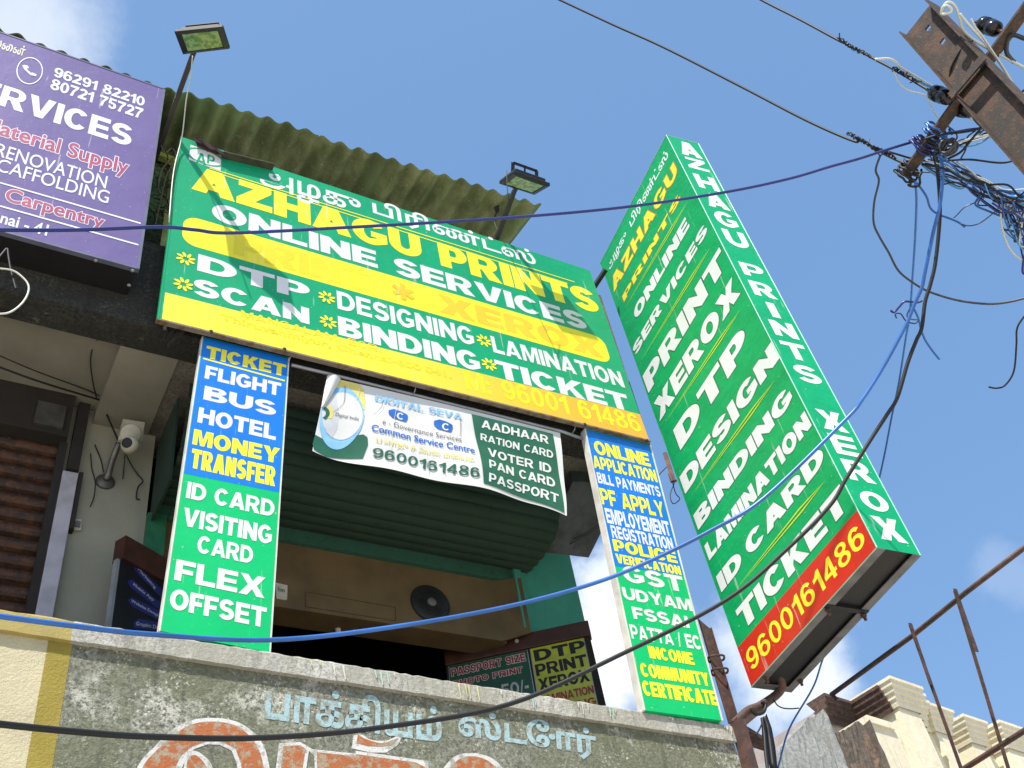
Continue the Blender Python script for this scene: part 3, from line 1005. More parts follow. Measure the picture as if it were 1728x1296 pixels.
# paint dribbles on the coping
zdr = zm(440, 860, 2.787)
zdr2 = zm(740, 1040, 5.76)
zdr3 = zm(1060, 1120, 7.2)
pc_front = Panel(onY(0, 1025.7, 4.094), onY(1233, 1222.8, 4.094), onY(1239, 1250, 4.094), onY(0, 1062.5, 4.094))
for (zz, xs, mt) in ((zdr, [(233, 695, 40), (275, 700, 30), (300, 700, 22)], 'drip_y'), (zdr, [(535, 742, 50), (560, 745, 80), (590, 745, 75)], 'drip_g'),
                     (zdr, [(385, 725, 75), (340, 722, 60), (625, 752, 30), (700, 765, 15)], 'drip_w'),
                     (zdr2, [(190, 640, 160), (255, 650, 135), (285, 650, 150), (370, 665, 160)], 'drip_y'), (zdr2, [(600, 690, 70), (640, 690, 55), (725, 715, 65), (790, 725, 40)], 'drip_w'),
                     (zdr2, [(905, 760, 130), (925, 765, 100), (865, 745, 50)], 'drip_g'), (zdr2, [(1345, 800, 90), (1385, 805, 150), (1440, 815, 100)], 'drip_w'), (zdr2, [(1655, 870, 110), (1690, 875, 100), (1710, 880, 60)], 'drip_g'),
                     (zdr3, [(500, 625, 50), (530, 630, 60), (1165, 740, 45), (1195, 745, 60), (1240, 755, 110)], 'drip_w')):
    mb = MB()
    for (x, y, L) in xs:
        mb = MB()
        p0, p1 = pc_front.uv(*zz(x, y)), pc_front.uv(*zz(x + L * .18, y + L))
        p0 = (p0[0], min(p0[1], .86))
        w = .0042 / pc_front.w
        mb.poly([[pc_front.P(p0[0] - w * 1.3, p0[1], .002), pc_front.P(p0[0] + w * 1.3, p0[1], .002), pc_front.P(p1[0] + w * .6, p1[1] + .02, .002), pc_front.P(p1[0], p1[1], .002), pc_front.P(p1[0] - w * .6, p1[1] + .02, .002)]])
        mb.build('paint_drip', M[mt], B, B)
# lettering painted on the parapet
pw = Panel(onY(118, 1085, 4.128), onY(1240, 1265, 4.128), onY(1270, 1480, 4.128), onY(60, 1400, 4.128))
soft(pw, 'பாக்கியம்', zdr(15, 985), zdr(850, 925), M['sky_paint'], B, B, .002, .035, name='painted_word')
soft(pw, 'ஸ்டோர்', zdr(930, 1095), zdr(1570, 1030), M['sky_paint'], B, B, .002, .035, name='painted_word')
zq = zm(200, 1140, 3.456)
zq2 = zm(600, 1150, 3.7565)
mb = MB()
mi_w, mi_o = 0, 1


def blob(z, outer, holes, mi, h): mb.poly([pxpoly(pw, [z(*p) for p in lp], h) for lp in [outer] + holes], mi)


def smooth(pts, k=5):
    q = [Vector((x, y, 0)) for x, y in pts]
    return [(p.x, p.y) for p in spline(q, k)]


# big rounded letter, white rim then orange fill
blob(zq, smooth([(60, 640), (130, 500), (215, 410), (300, 325), (420, 262), (560, 248), (690, 270), (790, 335), (850, 420), (880, 540), (890, 640)]) + [(700, 640), (690, 520), (660, 440), (590, 405), (520, 402), (440, 430), (395, 480), (360, 560), (340, 640)], [], 0, .0016)
blob(zq, smooth([(95, 640), (155, 510), (235, 425), (320, 348), (430, 285), (560, 270), (680, 292), (765, 355), (820, 440), (845, 540), (855, 640)]) + [(722, 640), (715, 520), (680, 425), (600, 385), (510, 385), (425, 415), (360, 470), (320, 560), (300, 640)], [], 1, .0026)
blob(zq, smooth([(370, 640), (390, 480), (440, 440), (500, 470), (545, 530), (560, 640)]), [], 0, .0020)
blob(zq, smooth([(395, 640), (400, 500), (440, 465), (480, 490), (515, 545), (525, 640)]), [], 1, .0030)
blob(zq, [(905, 640), (935, 395), (1060, 388), (1130, 430), (1720, 490), (1720, 640), (1150, 640), (1140, 470), (1110, 440), (1080, 640)], [], 0, .0017)
blob(zq, [(935, 640), (960, 412), (1060, 408), (1090, 430), (1055, 640)], [], 1, .0027)
blob(zq, [(1160, 640), (1155, 448), (1720, 508), (1720, 640)], [], 1, .0028)
blob(zq, smooth([(1370, 350), (1420, 345), (1470, 375), (1560, 380), (1620, 355), (1665, 340)]) + [(1625, 410), (1560, 450), (1470, 450), (1360, 425)], [], 0, .0016)
blob(zq, smooth([(1395, 345), (1450, 375), (1540, 395), (1635, 365)]) + [(1590, 405), (1530, 415), (1450, 412), (1385, 395)], [], 1, .0026)
blob(zq2, [(0, 440), (460, 505), (470, 640), (0, 640)], [], 0, .0015)
blob(zq2, [(0, 462), (380, 515), (440, 545), (440, 640), (0, 640)], [], 1, .0029)
blob(zq2, smooth([(520, 640), (560, 545), (640, 470), (740, 455), (850, 480), (930, 545), (980, 640)]), [], 0, .0016)
blob(zq2, smooth([(555, 640), (590, 560), (660, 492), (740, 475), (830, 500), (900, 560), (945, 640)]), [], 1, .0026)
mb.build('painted_letters', [M['white_paint'], M['orange_paint']], B, B)

# ================================================================== big front sign
S1 = thing('shop_sign', (2.4, 4.08, 6.25), 'wide green and yellow shop sign board with yellow and white lettering above the balcony', 'sign')
YM = 4.05
PM = Panel(onY(307.8, 231.3, YM), onY(995.3, 456.5, YM), onY(1095, 742.5, YM), onY(269, 538, YM))
mb = MB()
mb.slab([PM.P(0, 0, 0), PM.P(1, 0, 0), PM.P(1, 1, 0), PM.P(0, 1, 0)], Vector((0, .028, 0)))
mb.build('panel', M['green'], S1, S1)
mb = MB()
for (a_, b_) in (((0, 0), (1, 0)),):
    p, q = PM.P(-.004, 0, 0) + Vector((0, .014, -.006)), PM.P(1.004, 0, 0) + Vector((0, .014, -.006))
    mb.bar(p, q, .034, .011)
mb.build('bottom_edge', M['frame_dirty'], S1, S1)
mb = MB()
mb.bar(PM.P(0, 0, 0) + Vector((-.006, .015, 0)), PM.P(0, 1, 0) + Vector((-.006, .015, 0)), .01, .034, Vector((0, 1, 0)))
mb.build('side_edge', M['green'], S1, S1)
vb_l, vb_r = PM.uv(273.6, 492)[1], PM.uv(1081.5, 699.8)[1]
mb = MB()
mb.face([PM.P(.004, 0.002, .0006), PM.P(1, 0.002, .0006), PM.P(1, vb_r, .0006), PM.P(.004, vb_l, .0006)])
mb.build('bottom_band', M['band'], S1, S1)
# rounded yellow bar
(u0, v1), (u1, v0) = PM.uv(311, 362), PM.uv(1033, 615)
asp = PM.w / PM.h
rr = .052
pts = []
for (cx_, cy_, a0) in ((u1 - rr / asp, v0 + rr, -90), (u1 - rr / asp, v1 - rr, 0), (u0 + rr / asp, v1 - rr, 90), (u0 + rr / asp, v0 + rr, 180)):
    pts += arc(cx_, cy_, rr / asp, rr, a0, a0 + 90, 8)
mb = MB()
mb.poly([[PM.P(u, v, .0006) for u, v in pts]])
mb.build('yellow_bar', M['yellow'], S1, S1)
letters(PM, 'AZHAGU PRINTS', za(185, 350), zb(882, 652), M['yellow_txt'], S1, a=31, b=23, gap=4)
letters(PM, 'ONLINE SERVICES', za(284, 500), zb(838, 752), M['white'], S1, a=28, b=21)
letters(PM, 'PRINT', za(395, 672), za(1068, 765), M['ghost'], S1)
letters(PM, 'XEROX', zb(213, 742), zb(908, 868), M['ghost_o'], S1)
letters(PM, 'DTP', za(213, 755), za(772, 828), M['white'], S1, a=28, b=21)
letters(PM, 'SCAN', za(190, 872), za(770, 945), M['white'], S1, a=28, b=21)
letters(PM, 'DESIGNING', za(912, 945), zb(353, 815), M['white'], S1, a=24, b=19, gap=9)
letters(PM, 'BINDING', za(918, 1075), zb(380, 925), M['white'], S1, a=28, b=21)
letters(PM, 'LAMINATION', zb(448, 918), zb(1000, 1005), M['white'], S1, a=24, b=19, gap=9)
letters(PM, 'TICKET', zb(466, 1028), zb(1026, 1105), M['white'], S1, a=28, b=21)
letters(PM, 'M: 96001 61486', zb(330, 1078), zb(1072, 1192), M['ghost_y'], S1, a=22, b=17, gap=12)
letters(PM, 'MANGALAM, ECR,', za(430, 985), za(1130, 1134), M['ghost'], S1, a=18, b=14, gap=12, h=.0018)
soft(PM, 'Thiruvanmiyur, Chennai-600 041.', za(330, 1012), zb(262, 1008), M['ghost'], S1, offset=.025)
soft(PM, 'அழகு', za(525, 348), za(1025, 408), M['white'], S1, offset=.022)
soft(PM, 'பிரிண்ட்ஸ்', za(1090, 488), zb(618, 474), M['white'], S1, offset=.022)
rule(PM, za(275, 247), zb(802, 612), .010, M['yellow_txt'], S1, S1)
rule(PM, za(300, 268), zb(770, 618), .010, M['yellow_txt'], S1, S1)
# emblem in the corner: white square, green ring and the two letters
sq = [za(181, 131), za(335, 182), za(330, 261), za(172, 205)]
eo = patch(PM, sq, M['white'], S1, S1, 'emblem', .0014)
cu, cv = PM.uv(*za(255, 193))
mb = MB()
el = lambda r: [PM.P(cu + r * .0405 * math.cos(k * math.pi / 16) / 1.0, cv + r * .048 * math.sin(k * math.pi / 16), .0026) for k in range(32)]
mb.poly([el(1.), el(.86)])
mb.build('ring', M['green'], eo, S1)
letters(PM, 'A', za(207, 218), za(262, 182), M['green'], S1, eo, a=22, b=16)
letters(PM, 'P', za(262, 222), za(303, 190), M['green'], S1, eo, a=22, b=18)


def flower(c, r):
    u, v = PM.uv(*c)
    mb = MB()
    for k in range(8):
        a = k * math.pi / 4 + .2
        lp = []
        for j in range(10):
            t = j * 2 * math.pi / 10
            x, y = .62 + .36 * math.cos(t), .17 * math.sin(t) + .12 * (.62 + .36 * math.cos(t)) ** 2
            lp.append(PM.P(u + r * (x * math.cos(a) - y * math.sin(a)) / PM.w, v + r * (x * math.sin(a) + y * math.cos(a)) / PM.h, .0022 + .0002 * (k % 2)))
        mb.poly([lp])
    mb.build('flower_mark', M['yellow_txt'], S1, S1)


for c in (za(157, 698), za(145, 825), za(858, 890), za(865, 1012), zb(405, 868), zb(428, 972)): flower(c, .062)
u_, v_ = PM.uv(*zb(52, 655))
mb = MB()
for k in range(3):
    a = k * math.pi / 3 + .5
    d1, d2 = Vector((math.cos(a), math.sin(a))), Vector((-math.sin(a), math.cos(a)))
    q = [d1 * .085 + d2 * .018, d1 * .085 - d2 * .018, -d1 * .085 - d2 * .018, -d1 * .085 + d2 * .018]
    mb.poly([[PM.P(u_ + p.x / PM.w, v_ + p.y / PM.h, .0022 + k * .0003) for p in q]])
mb.build('star_mark', M['ghost_o'], S1, S1)
for c in ((357, 557), (481, 587), (988, 714), (1093, 741)):
    p = onY(*c, YM - .012)
    mb = MB()
    mb.lathe(p + Vector((0, .02, 0)), (0, -1, 0), [(0, .013), (.008, .013), (.016, .009), (.02, .002)], 12)
    mb.build('bolt', M['rust'], S1, S1, smooth=True)

# ================================================================== pillar signs
S2 = thing('pillar_sign', (1.15, 4.15, 4.27), 'tall narrow blue over green sign at the left of the balcony, headed ticket and flight', 'sign')
YL = 4.112
PL = Panel(onY(343.3, 567.9, YL), onY(486.4, 603, YL), onY(454, 1101, YL), onY(271, 1064.6, YL))
mb = MB()
mb.slab([PM_ for PM_ in (PL.P(0, 0, 0), PL.P(1, 0, 0), PL.P(1, 1, 0), PL.P(0, 1, 0))], Vector((0, .035, 0)))
mb.build('panel', M['green_pil'], S2, S2)
mb = MB()
for k in (0., 1.):
    mb.bar(PL.P(k, 0, 0) + Vector(((k - .5) * .009, .0185, 0)), PL.P(k, 1, 0) + Vector(((k - .5) * .009, .0185, 0)), .008, .038, Vector((0, 1, 0)))
mb.build('edge_trim', M['white_edge'], S2, S2)
va, vb = PL.uv(308.6, 798.6)[1], PL.uv(471.5, 831)[1]
mb = MB()
mb.face([PL.P(0.004, va, .0006), PL.P(.996, vb, .0006), PL.P(.996, .998, .0006), PL.P(.004, .998, .0006)])
mb.build('blue_field', M['blue'], S2, S2)
for (s, bl, tr, mt, a, n) in (('TICKET', zt(622, 598), zt(1605, 692), 'yellow_txt', 30, 1), ('FLIGHT', zt(610, 852), zt(1546, 915), 'white', 27, 1), ('BUS', zt(595, 1108), zt(1490, 1150), 'white', 27, 1),
                              ('HOTEL', zl(862, 862), zl(1210, 875), 'white', 27, 1), ('MONEY', zl(840, 958), zl(1225, 978), 'yellow_txt', 29, 1), ('TRANSFER', zl(830, 1060), zl(1208, 1060), 'yellow_txt', 36, 1),
                              ('ID CARD', zl2(818, 105), zl2(1212, 118), 'white', 25, 1), ('VISITING', zl2(802, 226), zl2(1202, 232), 'white', 27, 1), ('CARD', zl2(866, 345), zl2(1118, 322), 'white', 25, 1),
                              ('FLEX', zl2(766, 466), zl2(1172, 458), 'white', 25, 1), ('OFFSET', zl2(743, 592), zl2(1176, 590), 'white', 27, 1)):
    letters(PL, s, bl, tr, M[mt], S2, a=a)
rule(PL, zt(595, 613), zt(1586, 885), .012, M['yellow_txt'], S2, S2)

S3 = thing('pillar_sign', (3.75, 4.12, 4.2), 'tall narrow blue over green sign at the right end of the balcony, headed online application', 'sign')
YR = 4.08
PR = Panel(onY(988.3, 724, YR), onY(1096, 751, YR), onY(1217.6, 1215.8, YR), onY(1089, 1198.5, YR))
mb = MB()
mb.slab([PR.P(0, 0, 0), PR.P(1, 0, 0), PR.P(1, 1, 0), PR.P(0, 1, 0)], Vector((0, .045, 0)))
mb.build('panel', M['green_pil'], S3, S3)
mb = MB()
for k in (0., 1.):
    mb.bar(PR.P(k, 0, 0) + Vector(((k - .5) * .012, .025, 0)), PR.P(k, 1, 0) + Vector(((k - .5) * .012, .025, 0)), .011, .055, Vector((0, 1, 0)))
mb.build('edge_trim', M['white_edge'], S3, S3)
va, vb = PR.uv(1038, 955)[1], PR.uv(1150, 971)[1]
mb = MB()
mb.face([PR.P(0.004, va, .0006), PR.P(.996, vb, .0006), PR.P(.996, .998, .0006), PR.P(.004, .998, .0006)])
mb.build('blue_field', M['blue'], S3, S3)
for (s, bl, tr, mt, a) in (('ONLINE', zr2(240, 822), zr2(1085, 822), 'yellow_txt', 27), ('APPLICATION', zr2(220, 1050), zr2(1196, 1088), 'yellow_txt', 26), ('BILL PAYMENTS', zr(108, 250), zr(329, 264), 'white', 23), ('PF APPLY', zr(122, 328), zr(341, 320), 'yellow_txt', 23),
                           ('EMPLOYEMENT', zr(141, 397), zr(362, 392), 'white', 26), ('REGISTRATION', zr(160, 451), zr(375, 452), 'white', 25), ('POLICE', zr(167, 499), zr(389, 503), 'yellow_txt', 29), ('VERIFICATION', zr(176, 543), zr(405, 556), 'yellow_txt', 32),
                           ('GST', zr(203, 610), zr(413, 594), 'white', 26), ('UDYAM', zr(202, 676), zr(443, 678), 'white', 25), ('FSSAI', zr(238, 748), zr(433, 740), 'white', 24), ('PATTA / EC', zr(231, 821), zr(476, 812), 'white', 22),
                           ('INCOME', zr(297, 893), zr(451, 874), 'yellow_txt', 32), ('COMMUNITY', zr(268, 960), zr(507, 948), 'yellow_txt', 33), ('CERTIFICATE', zr(276, 1030), zr(533, 1014), 'yellow_txt', 36)):
    letters(PR, s, bl, tr, M[mt], S3, a=a)

# ================================================================== projecting box sign
S4 = thing('box_sign', (4.25, 3.45, 4.45), 'tall green projecting box sign with white lettering and a red phone number strip', 'sign')
BL_ = onY(1268.1, 1159.4, 4.1)
uX = Vector((-.12008, -1.01213, .03369)).normalized()
vX = Vector((.0189, .0324, .9993)).normalized()
wX, hX = 1.3153, 4.234
PB = Panel(BL_ + vX * hX, BL_ + uX * wX + vX * hX, BL_ + uX * wX, BL_)
nB = PB.n
thk = .35
# far vertical edge of the side face
p_t, p_b = onplane(1178.6, 242.4, PB.P(1, 1), (PB.P(1, 1) - PB.P(0, 1)).normalized()), onplane(1553.4, 937.4, PB.P(1, 0), (PB.P(1, 0) - PB.P(0, 0)).normalized())
PS = Panel(PB.P(1, 1), p_t, p_b, PB.P(1, 0))
back_b, back_t = p_b + (PB.P(0, 0) - PB.P(1, 0)), p_t + (PB.P(0, 1) - PB.P(1, 1))
mb = MB()
mb.face([PB.P(0, 0), PB.P(1, 0), PB.P(1, 1), PB.P(0, 1)])
mb.build('front_face', M['green_box'], S4, S4)
mb = MB()
mb.face([PB.P(1, 0), p_b, p_t, PB.P(1, 1)])
so = mb.build('side_face', vinyl('side_flex', (.002, .33, .13), .5, .05, .3), S4, S4)
mb = MB()
mb.face([p_b, back_b, back_t, p_t])
mb.build('back_face', M['green_box'], S4, S4)
mb = MB()
mb.face([PB.P(0, 0), PB.P(0, 1), back_t, back_b])
mb.face([PB.P(0, 1), PB.P(1, 1), p_t, back_t])
mb.build('rear_cover', M['steel'], S4, S4)
# open bottom: angle rims and a black sheet painted as the shaded inside
mb = MB()
din = (p_b - PB.P(1, 0)).normalized()
wS = (p_b - PB.P(1, 0)).length
q00, q10, q11, q01 = PB.P(0, 0), PB.P(1, 0), p_b, back_b
dn = -vX * .004
rim = .052
for (a_, b_, d_) in ((q00, q10, din * rim), (q01, q11, -din * rim)):
    mb.slab([a_ + dn, b_ + dn, b_ + d_ + dn, a_ + d_ + dn], vX * .006)
mb.slab([q00 + dn + din * rim, q01 + dn - din * rim, q01 + dn - din * rim + uX * .05, q00 + dn + din * rim + uX * .05], vX * .006)
mb.build('bottom_rim', M['steel'], S4, S4)
mb = MB()
mb.face([q00 + vX * .012, q10 + vX * .012, q11 + vX * .012, q01 + vX * .012])
mb.build('inside_shade_sheet', M['black_sheet'], S4, S4)
mb = MB()
for k in (.62,):
    c0 = q00 + uX * wX * k
    mb.bar(c0 + vX * .002, c0 + din * wS + vX * .002, .035, .02)
mb.build('cross_bar', M['black_sheet'], S4, S4)
for k, e in ((.60, .03), (.60, wS - .01), (.09, .03), (.1, wS - .02)):
    c0 = q00 + uX * wX * k + din * e - vX * .004
    mb = MB()
    mb.lathe(c0, -vX, [(0, .016), (.012, .016), (.012, .009), (.035, .009)], 10)
    mb.build('clamp_bolt', M['rust'], S4, S4)
# white seam trims along the edges
mb = MB()
for a_, b_ in ((PB.P(1, 0), PB.P(1, 1)), (p_b, p_t), (PB.P(0, 1), PB.P(1, 1)), (PB.P(1, 1), p_t), (PB.P(0, 0), PB.P(1, 0))):
    mb.tube([a_, b_], .004, 6)
mb.build('edge_seam', plain('pale_green_seam', (.25, .55, .40), .4), S4, S4)
rl, rt = PB.uv(1245, 1092.8)[1], PB.uv(1445.8, 861.7)[1]
mb = MB()
mb.face([PB.P(0, 0, .0006), PB.P(1, 0, .0006), PB.P(1, rt, .0006), PB.P(0, rl, .0006)])
mb.build('red_strip', M['red'], S4, S4)
W_ = M['white_clean']
soft(PB, 'அழகு', zx1(148, 762), zx1(222, 560), W_, S4, offset=.02)
soft(PB, 'பிரிண்ட்ஸ்', zx1(255, 550), zx1(420, 150), W_, S4, offset=.02)
letters(PB, 'AZHAGU', zx1(165, 860), zx1(462, 218), M['yellow_txt'], S4, edge=M['orange_edge'], gap=10, dv=.06)
letters(PB, 'PRINTS', zx1(216, 910), zx1(486, 372), M['yellow_txt'], S4, edge=M['orange_edge'], gap=10, dv=.06)
for (s, bl, tr) in (('ONLINE', zx1(276, 1000), zx1(522, 490)), ('SERVICES', zx1(270, 1180), zx1(615, 520)), ('PRINT', zx2(100, 298), zx1(692, 645)), ('XEROX', zx2(155, 440), zx1(757, 790)),
                    ('DTP', zx2(258, 582), zx1(800, 1035)), ('DESIGN', zx2(283, 800), zx2(715, 55)), ('BINDING', zx2(348, 980), zx2(792, 265)), ('LAMINATION', zx2(403, 1132), zx2(880, 398)),
                    ('ID CARD', zx2(463, 1290), zx2(950, 565)), ('TICKET', zx3(220, 612), zx2(1052, 758))):
    letters(PB, s, bl, tr, W_, S4, a=31, b=23, gap=5, edge=M['dark_edge'], edge_w=2.5, space=24, dv=.02 if s == 'TICKET' else .09)
letters(PB, '9600161486', zx3(262, 815), zx3(792, 66), M['yellow_txt'], S4, a=22, b=17, gap=14)
for p0, p1 in ((zx1(215, 952), zx1(535, 408)), (zx1(303, 1200), zx1(645, 640)), (zx2(182, 455), zx1(797, 945)), (zx2(318, 810), zx2(732, 238)), (zx3(180, 405), zx2(982, 738))):
    for d_, th_ in ((-.012, .010), (.014, .010)):
        (ua, va_), (ub, vb_) = PB.uv(*p0), PB.uv(*p1)
        mb = MB()
        o_ = d_ / PB.h
        t_ = th_ / PB.h / 2
        mb.face([PB.P(ua, va_ + o_ * .2 - t_ * .4, .002), PB.P(ua + (ub - ua) * .75, va_ + (vb_ - va_) * .75 + o_ - t_, .002), PB.P(ub, vb_, .002), PB.P(ua + (ub - ua) * .75, va_ + (vb_ - va_) * .75 + o_ + t_, .002)])
        mb.build('ruled_line', M['line'], S4, S4)
zs = zm(1120, 220, 3.4107)
sv = lambda x, y: PS.uv(*zs(x, y))[1]
sv2 = lambda x, y: PS.uv(*zm(1280, 420, 4.6286)(x, y))[1]
sv3 = lambda x, y: PS.uv(*zx2(x, y))[1]
stacked(PS, 'AZHAGU', .22, .86, [(sv(95, 62), sv(95, 133)), (sv(118, 150), sv(145, 212)), (sv(162, 245), sv(200, 325)), (sv(245, 357), sv(245, 430)), (sv(290, 460), sv(330, 545)), (sv(325, 562), sv(385, 660))], W_, S4, S4)
stacked(PS, 'PRINTS', .22, .86, [(sv(430, 755), sv(470, 830)), (sv(480, 860), sv(525, 945)), (sv(575, 985), sv(622, 1072)), (sv(592, 1085), sv(640, 1175)), (sv2(150, 712), sv2(215, 845)), (sv2(262, 895), sv2(330, 1030))], W_, S4, S4)
stacked(PS, 'XEROX', .22, .86, [(sv3(920, 380), sv3(965, 478)), (sv3(1000, 505), sv3(1045, 605)), (sv3(1068, 632), sv3(1115, 735)), (sv3(1140, 785), sv3(1185, 880)), (sv3(1198, 912), sv3(1260, 1030))], W_, S4, S4)

# ================================================================== purple sign
S5 = thing('shop_sign', (-.8, 4.05, 6.5), 'purple shop sign board with white lettering under the roof eave, partly out of view', 'sign')
YP = 3.95
zt_l, zb_l = 8.468, 6.507
XL = -2.2
PP = Panel(Vector((XL, YP, 8.46)), onY(275.8, 150.5, YP), onY(231.5, 451.4, YP), Vector((XL, YP, 6.50)))
mb = MB()
mb.slab([PP.P(0, 0), PP.P(1, 0), PP.P(1, 1), PP.P(0, 1)], Vector((0, .025, 0)))
mb.build('panel', M['purple'], S5, S5)
mb = MB()
mb.slab([PP.P(0, 0) + Vector((0, .026, -.012)), PP.P(1, 0) + Vector((0, .026, -.012)), PP.P(1, 1) + Vector((0, .026, .0)), PP.P(0, 1) + Vector((0, .026, 0))], Vector((0, .18, 0)))
mb.build('box_body', M['black_sheet'], S5, S5)
mb = MB()
mb.bar(PP.P(1, 0) + Vector((.006, .012, -.01)), PP.P(1, 1) + Vector((.006, .012, .0)), .014, .03, Vector((0, 1, 0)))
mb.bar(PP.P(0, 0) + Vector((0, .012, -.007)), PP.P(1, 0) + Vector((0, .012, -.007)), .03, .013)
mb.bar(PP.P(0, 1) + Vector((0, .012, .007)), PP.P(1, 1) + Vector((0, .012, .007)), .03, .013)
mb.build('frame', plain('grey_blue_frame', (.13, .14, .2), .4, .3), S5, S5)
zpp = zm(0, 380, 5.76)
for c, y in ((zpp(930, 343), YP + .035), (zpp(1287, 440), YP + .03), (zpp(1253, 583), YP + .12), (zpp(883, 633), YP + .19), (zpp(1197, 727), YP + .19)):
    p = at(*c, 2, 6.492)
    mb = MB()
    mb.lathe(p, (0, 0, -1), [(0, .011), (.004, .010), (.006, .004)], 10)
    mb.build('screw', M['frame'], S5, S5)
LW = M['lilac']
letters(PP, '96291 82210', zp(231, 333), zp(636, 427), LW, S5, a=25, b=19)
letters(PP, '80721 75727', zp(217, 388), zp(628, 477), LW, S5, a=25, b=19)
ur, vr = PP.uv(*zp(585, 558))
ul, vl_ = PP.uv(*zp(0, 455))
_, wn_s = text_pieces('SERVICES', 29, 21)
_, wn_r = text_pieces('RVICES', 29, 21)
ul2 = ur - (ur - (ul - .004)) * wn_s / wn_r
vlow = PP.uv(*zp(585, 648))[1]
mbx = MB()
pcs, wn = text_pieces('SERVICES')
for gl in pcs:
    for k, pc in enumerate(gl): mbx.poly([[PP.P(ul2 + (ur - ul2) * x / wn, vlow + (vr - vlow) * y / 100, .0015 + k * .0003) for x, y in lp] for lp in pc])
mbx.build('lettering', LW, S5, S5)
soft(PP, 'Material Supply', zp(-95, 586), zp(568, 703), M['maroon'], S5, offset=.022, edge=LW, edge_off=.055)
soft(PP, 'RENOVATION', zp(-25, 680), zp(472, 772), LW, S5, offset=.006)
soft(PP, 'SCAFFOLDING', zp(-60, 735), zp(482, 838), LW, S5, offset=.006)
soft(PP, 'Carpentry', zp(12, 895), zp(462, 945), M['maroon'], S5, offset=.022, edge=LW, edge_off=.055)
soft(PP, 'Chennai - 41', zp(-170, 930), zp(216, 985), LW, S5, offset=.02)
soft(PP, 'லைன்', zp(-40, 200), zp(118, 205), plain('pale_print', (.6, .6, .45)), S5, offset=.02)
for (a_, b_) in (((0, 800), (615, 978)), ((0, 902), (605, 1072))):
    rule(PP, zp(*a_), zp(*b_), .014, LW, S5, S5)
cu, cv = PP.uv(*zp(130, 310))
mb = MB()
el = lambda r: [PP.P(cu + r * .075 * math.cos(k * math.pi / 16) / PP.w, cv + r * .085 * math.sin(k * math.pi / 16), .0024) for k in range(32)]
mb.poly([el(1.), el(.92)])
hs = [(-.04, .045), (-.02, .05), (-.008, .022), (-.022, .012), (.008, -.022), (.02, -.012), (.045, -.02), (.042, -.042), (.012, -.05), (-.03, -.01), (-.05, .03)]
mb.poly([[PP.P(cu + x / PP.w, cv + y / PP.h, .0024) for x, y in hs]])
mb.build('phone_icon', LW, S5, S5)

# ================================================================== banner
S6 = thing('banner', (2.4, 4.2, 5.6), 'creased white and green vinyl banner hanging below the big green sign', 'banner')
YB = 4.105


def bdisp(u, v):
    d = (1 - v)
    z = 0.
    if u > .86: z -= (u - .86) / .14 * .045 * d * ((u - .86) / .14)
    if u < .10: z += .012 * d * (1 - u / .1) ** 2
    z += .006 * math.sin(u * 9) * d
    y = .022 * math.sin(u * 7.3 + .6) * d + .012 * math.sin(u * 17 + 2 * v) * d - .015 * d + .006 * math.sin(v * 9 + u * 4)
    return Vector((.006 * math.sin(v * 5) * u, y, z))


PC = Panel(onY(552, 635, YB), onY(946.7, 730.5, YB), onY(953, 863, YB), onY(527, 764, YB), bdisp)
NU, NV = 70, 22
mb = MB()
for i in range(NU + 1):
    for j in range(NV + 1): mb.v.append(PC.P(i / NU, j / NV))
for i in range(NU):
    for j in range(NV):
        k = i * (NV + 1) + j
        mb.f.append((k, k + NV + 1, k + NV + 2, k + 1)); mb.m.append(0)
mb.build('cloth', M['flex_white'], S6, S6, smooth=True)


def cpatch(pts, mat, name, h):
    """area printed on the banner, cut into small cells so that it follows the folds"""
    lp = [PC.uv(*p) for p in pts]
    me = bmesh.new()
    vs = [me.verts.new((u, v, 0)) for u, v in lp]
    me.faces.new(vs)
    us, vv = [p[0] for p in lp], [p[1] for p in lp]
    for a, lo, hi, n in ((0, min(us), max(us), NU), (1, min(vv), max(vv), NV)):
        for k in range(int(lo * n), int(hi * n) + 2):
            co = [0, 0, 0]; no = [0, 0, 0]
            co[a] = k / n; no[a] = 1
            bmesh.ops.bisect_plane(me, geom=me.verts[:] + me.edges[:] + me.faces[:], plane_co=co, plane_no=no)
    bmesh.ops.triangulate(me, faces=me.faces[:])
    mb = MB()
    me.verts.index_update()
    mb.v = [PC.P(v.co.x, v.co.y, h) for v in me.verts]
    for f in me.faces:
        mb.f.append(tuple(v.index for v in f.verts)); mb.m.append(0)
    me.free()
    return mb.build(name, mat, S6, S6)


cpatch([zd(98, 135), zd(995, 345), zd(1095, 1165), zd(195, 925), zd(160, 560)], M['csc_green'], 'green_field', .004)
cpatch([zc(298, 112), zc(520, 165), zc(570, 215), zc(585, 330), zc(578, 420), zc(420, 250), zc(300, 190)], M['pale_yellow'], 'yellow_field', .003)
cpatch([zc(100, 660), zc(180, 690), zc(560, 660), zc(600, 690), zc(608, 760), zc(565, 885), zc(210, 862), zc(85, 815), zc(72, 760)], M['csc_green'], 'green_corner', .003)
cpatch([zc(358 + 212 * math.cos(a * math.pi / 20) - (40 * math.sin(a * math.pi / 20) if math.sin(a * math.pi / 20) > 0 else 0), 480 + (305 if math.sin(a * math.pi / 20) > 0 else 290) * math.sin(a * math.pi / 20)) for a in range(40)], M['ltblue'], 'blue_disc', .0045)
cpatch([zc(358 + 196 * math.cos(a * math.pi / 20), 470 + 228 * math.sin(a * math.pi / 20)) for a in range(40)], M['flex_white'], 'white_disc', .006)
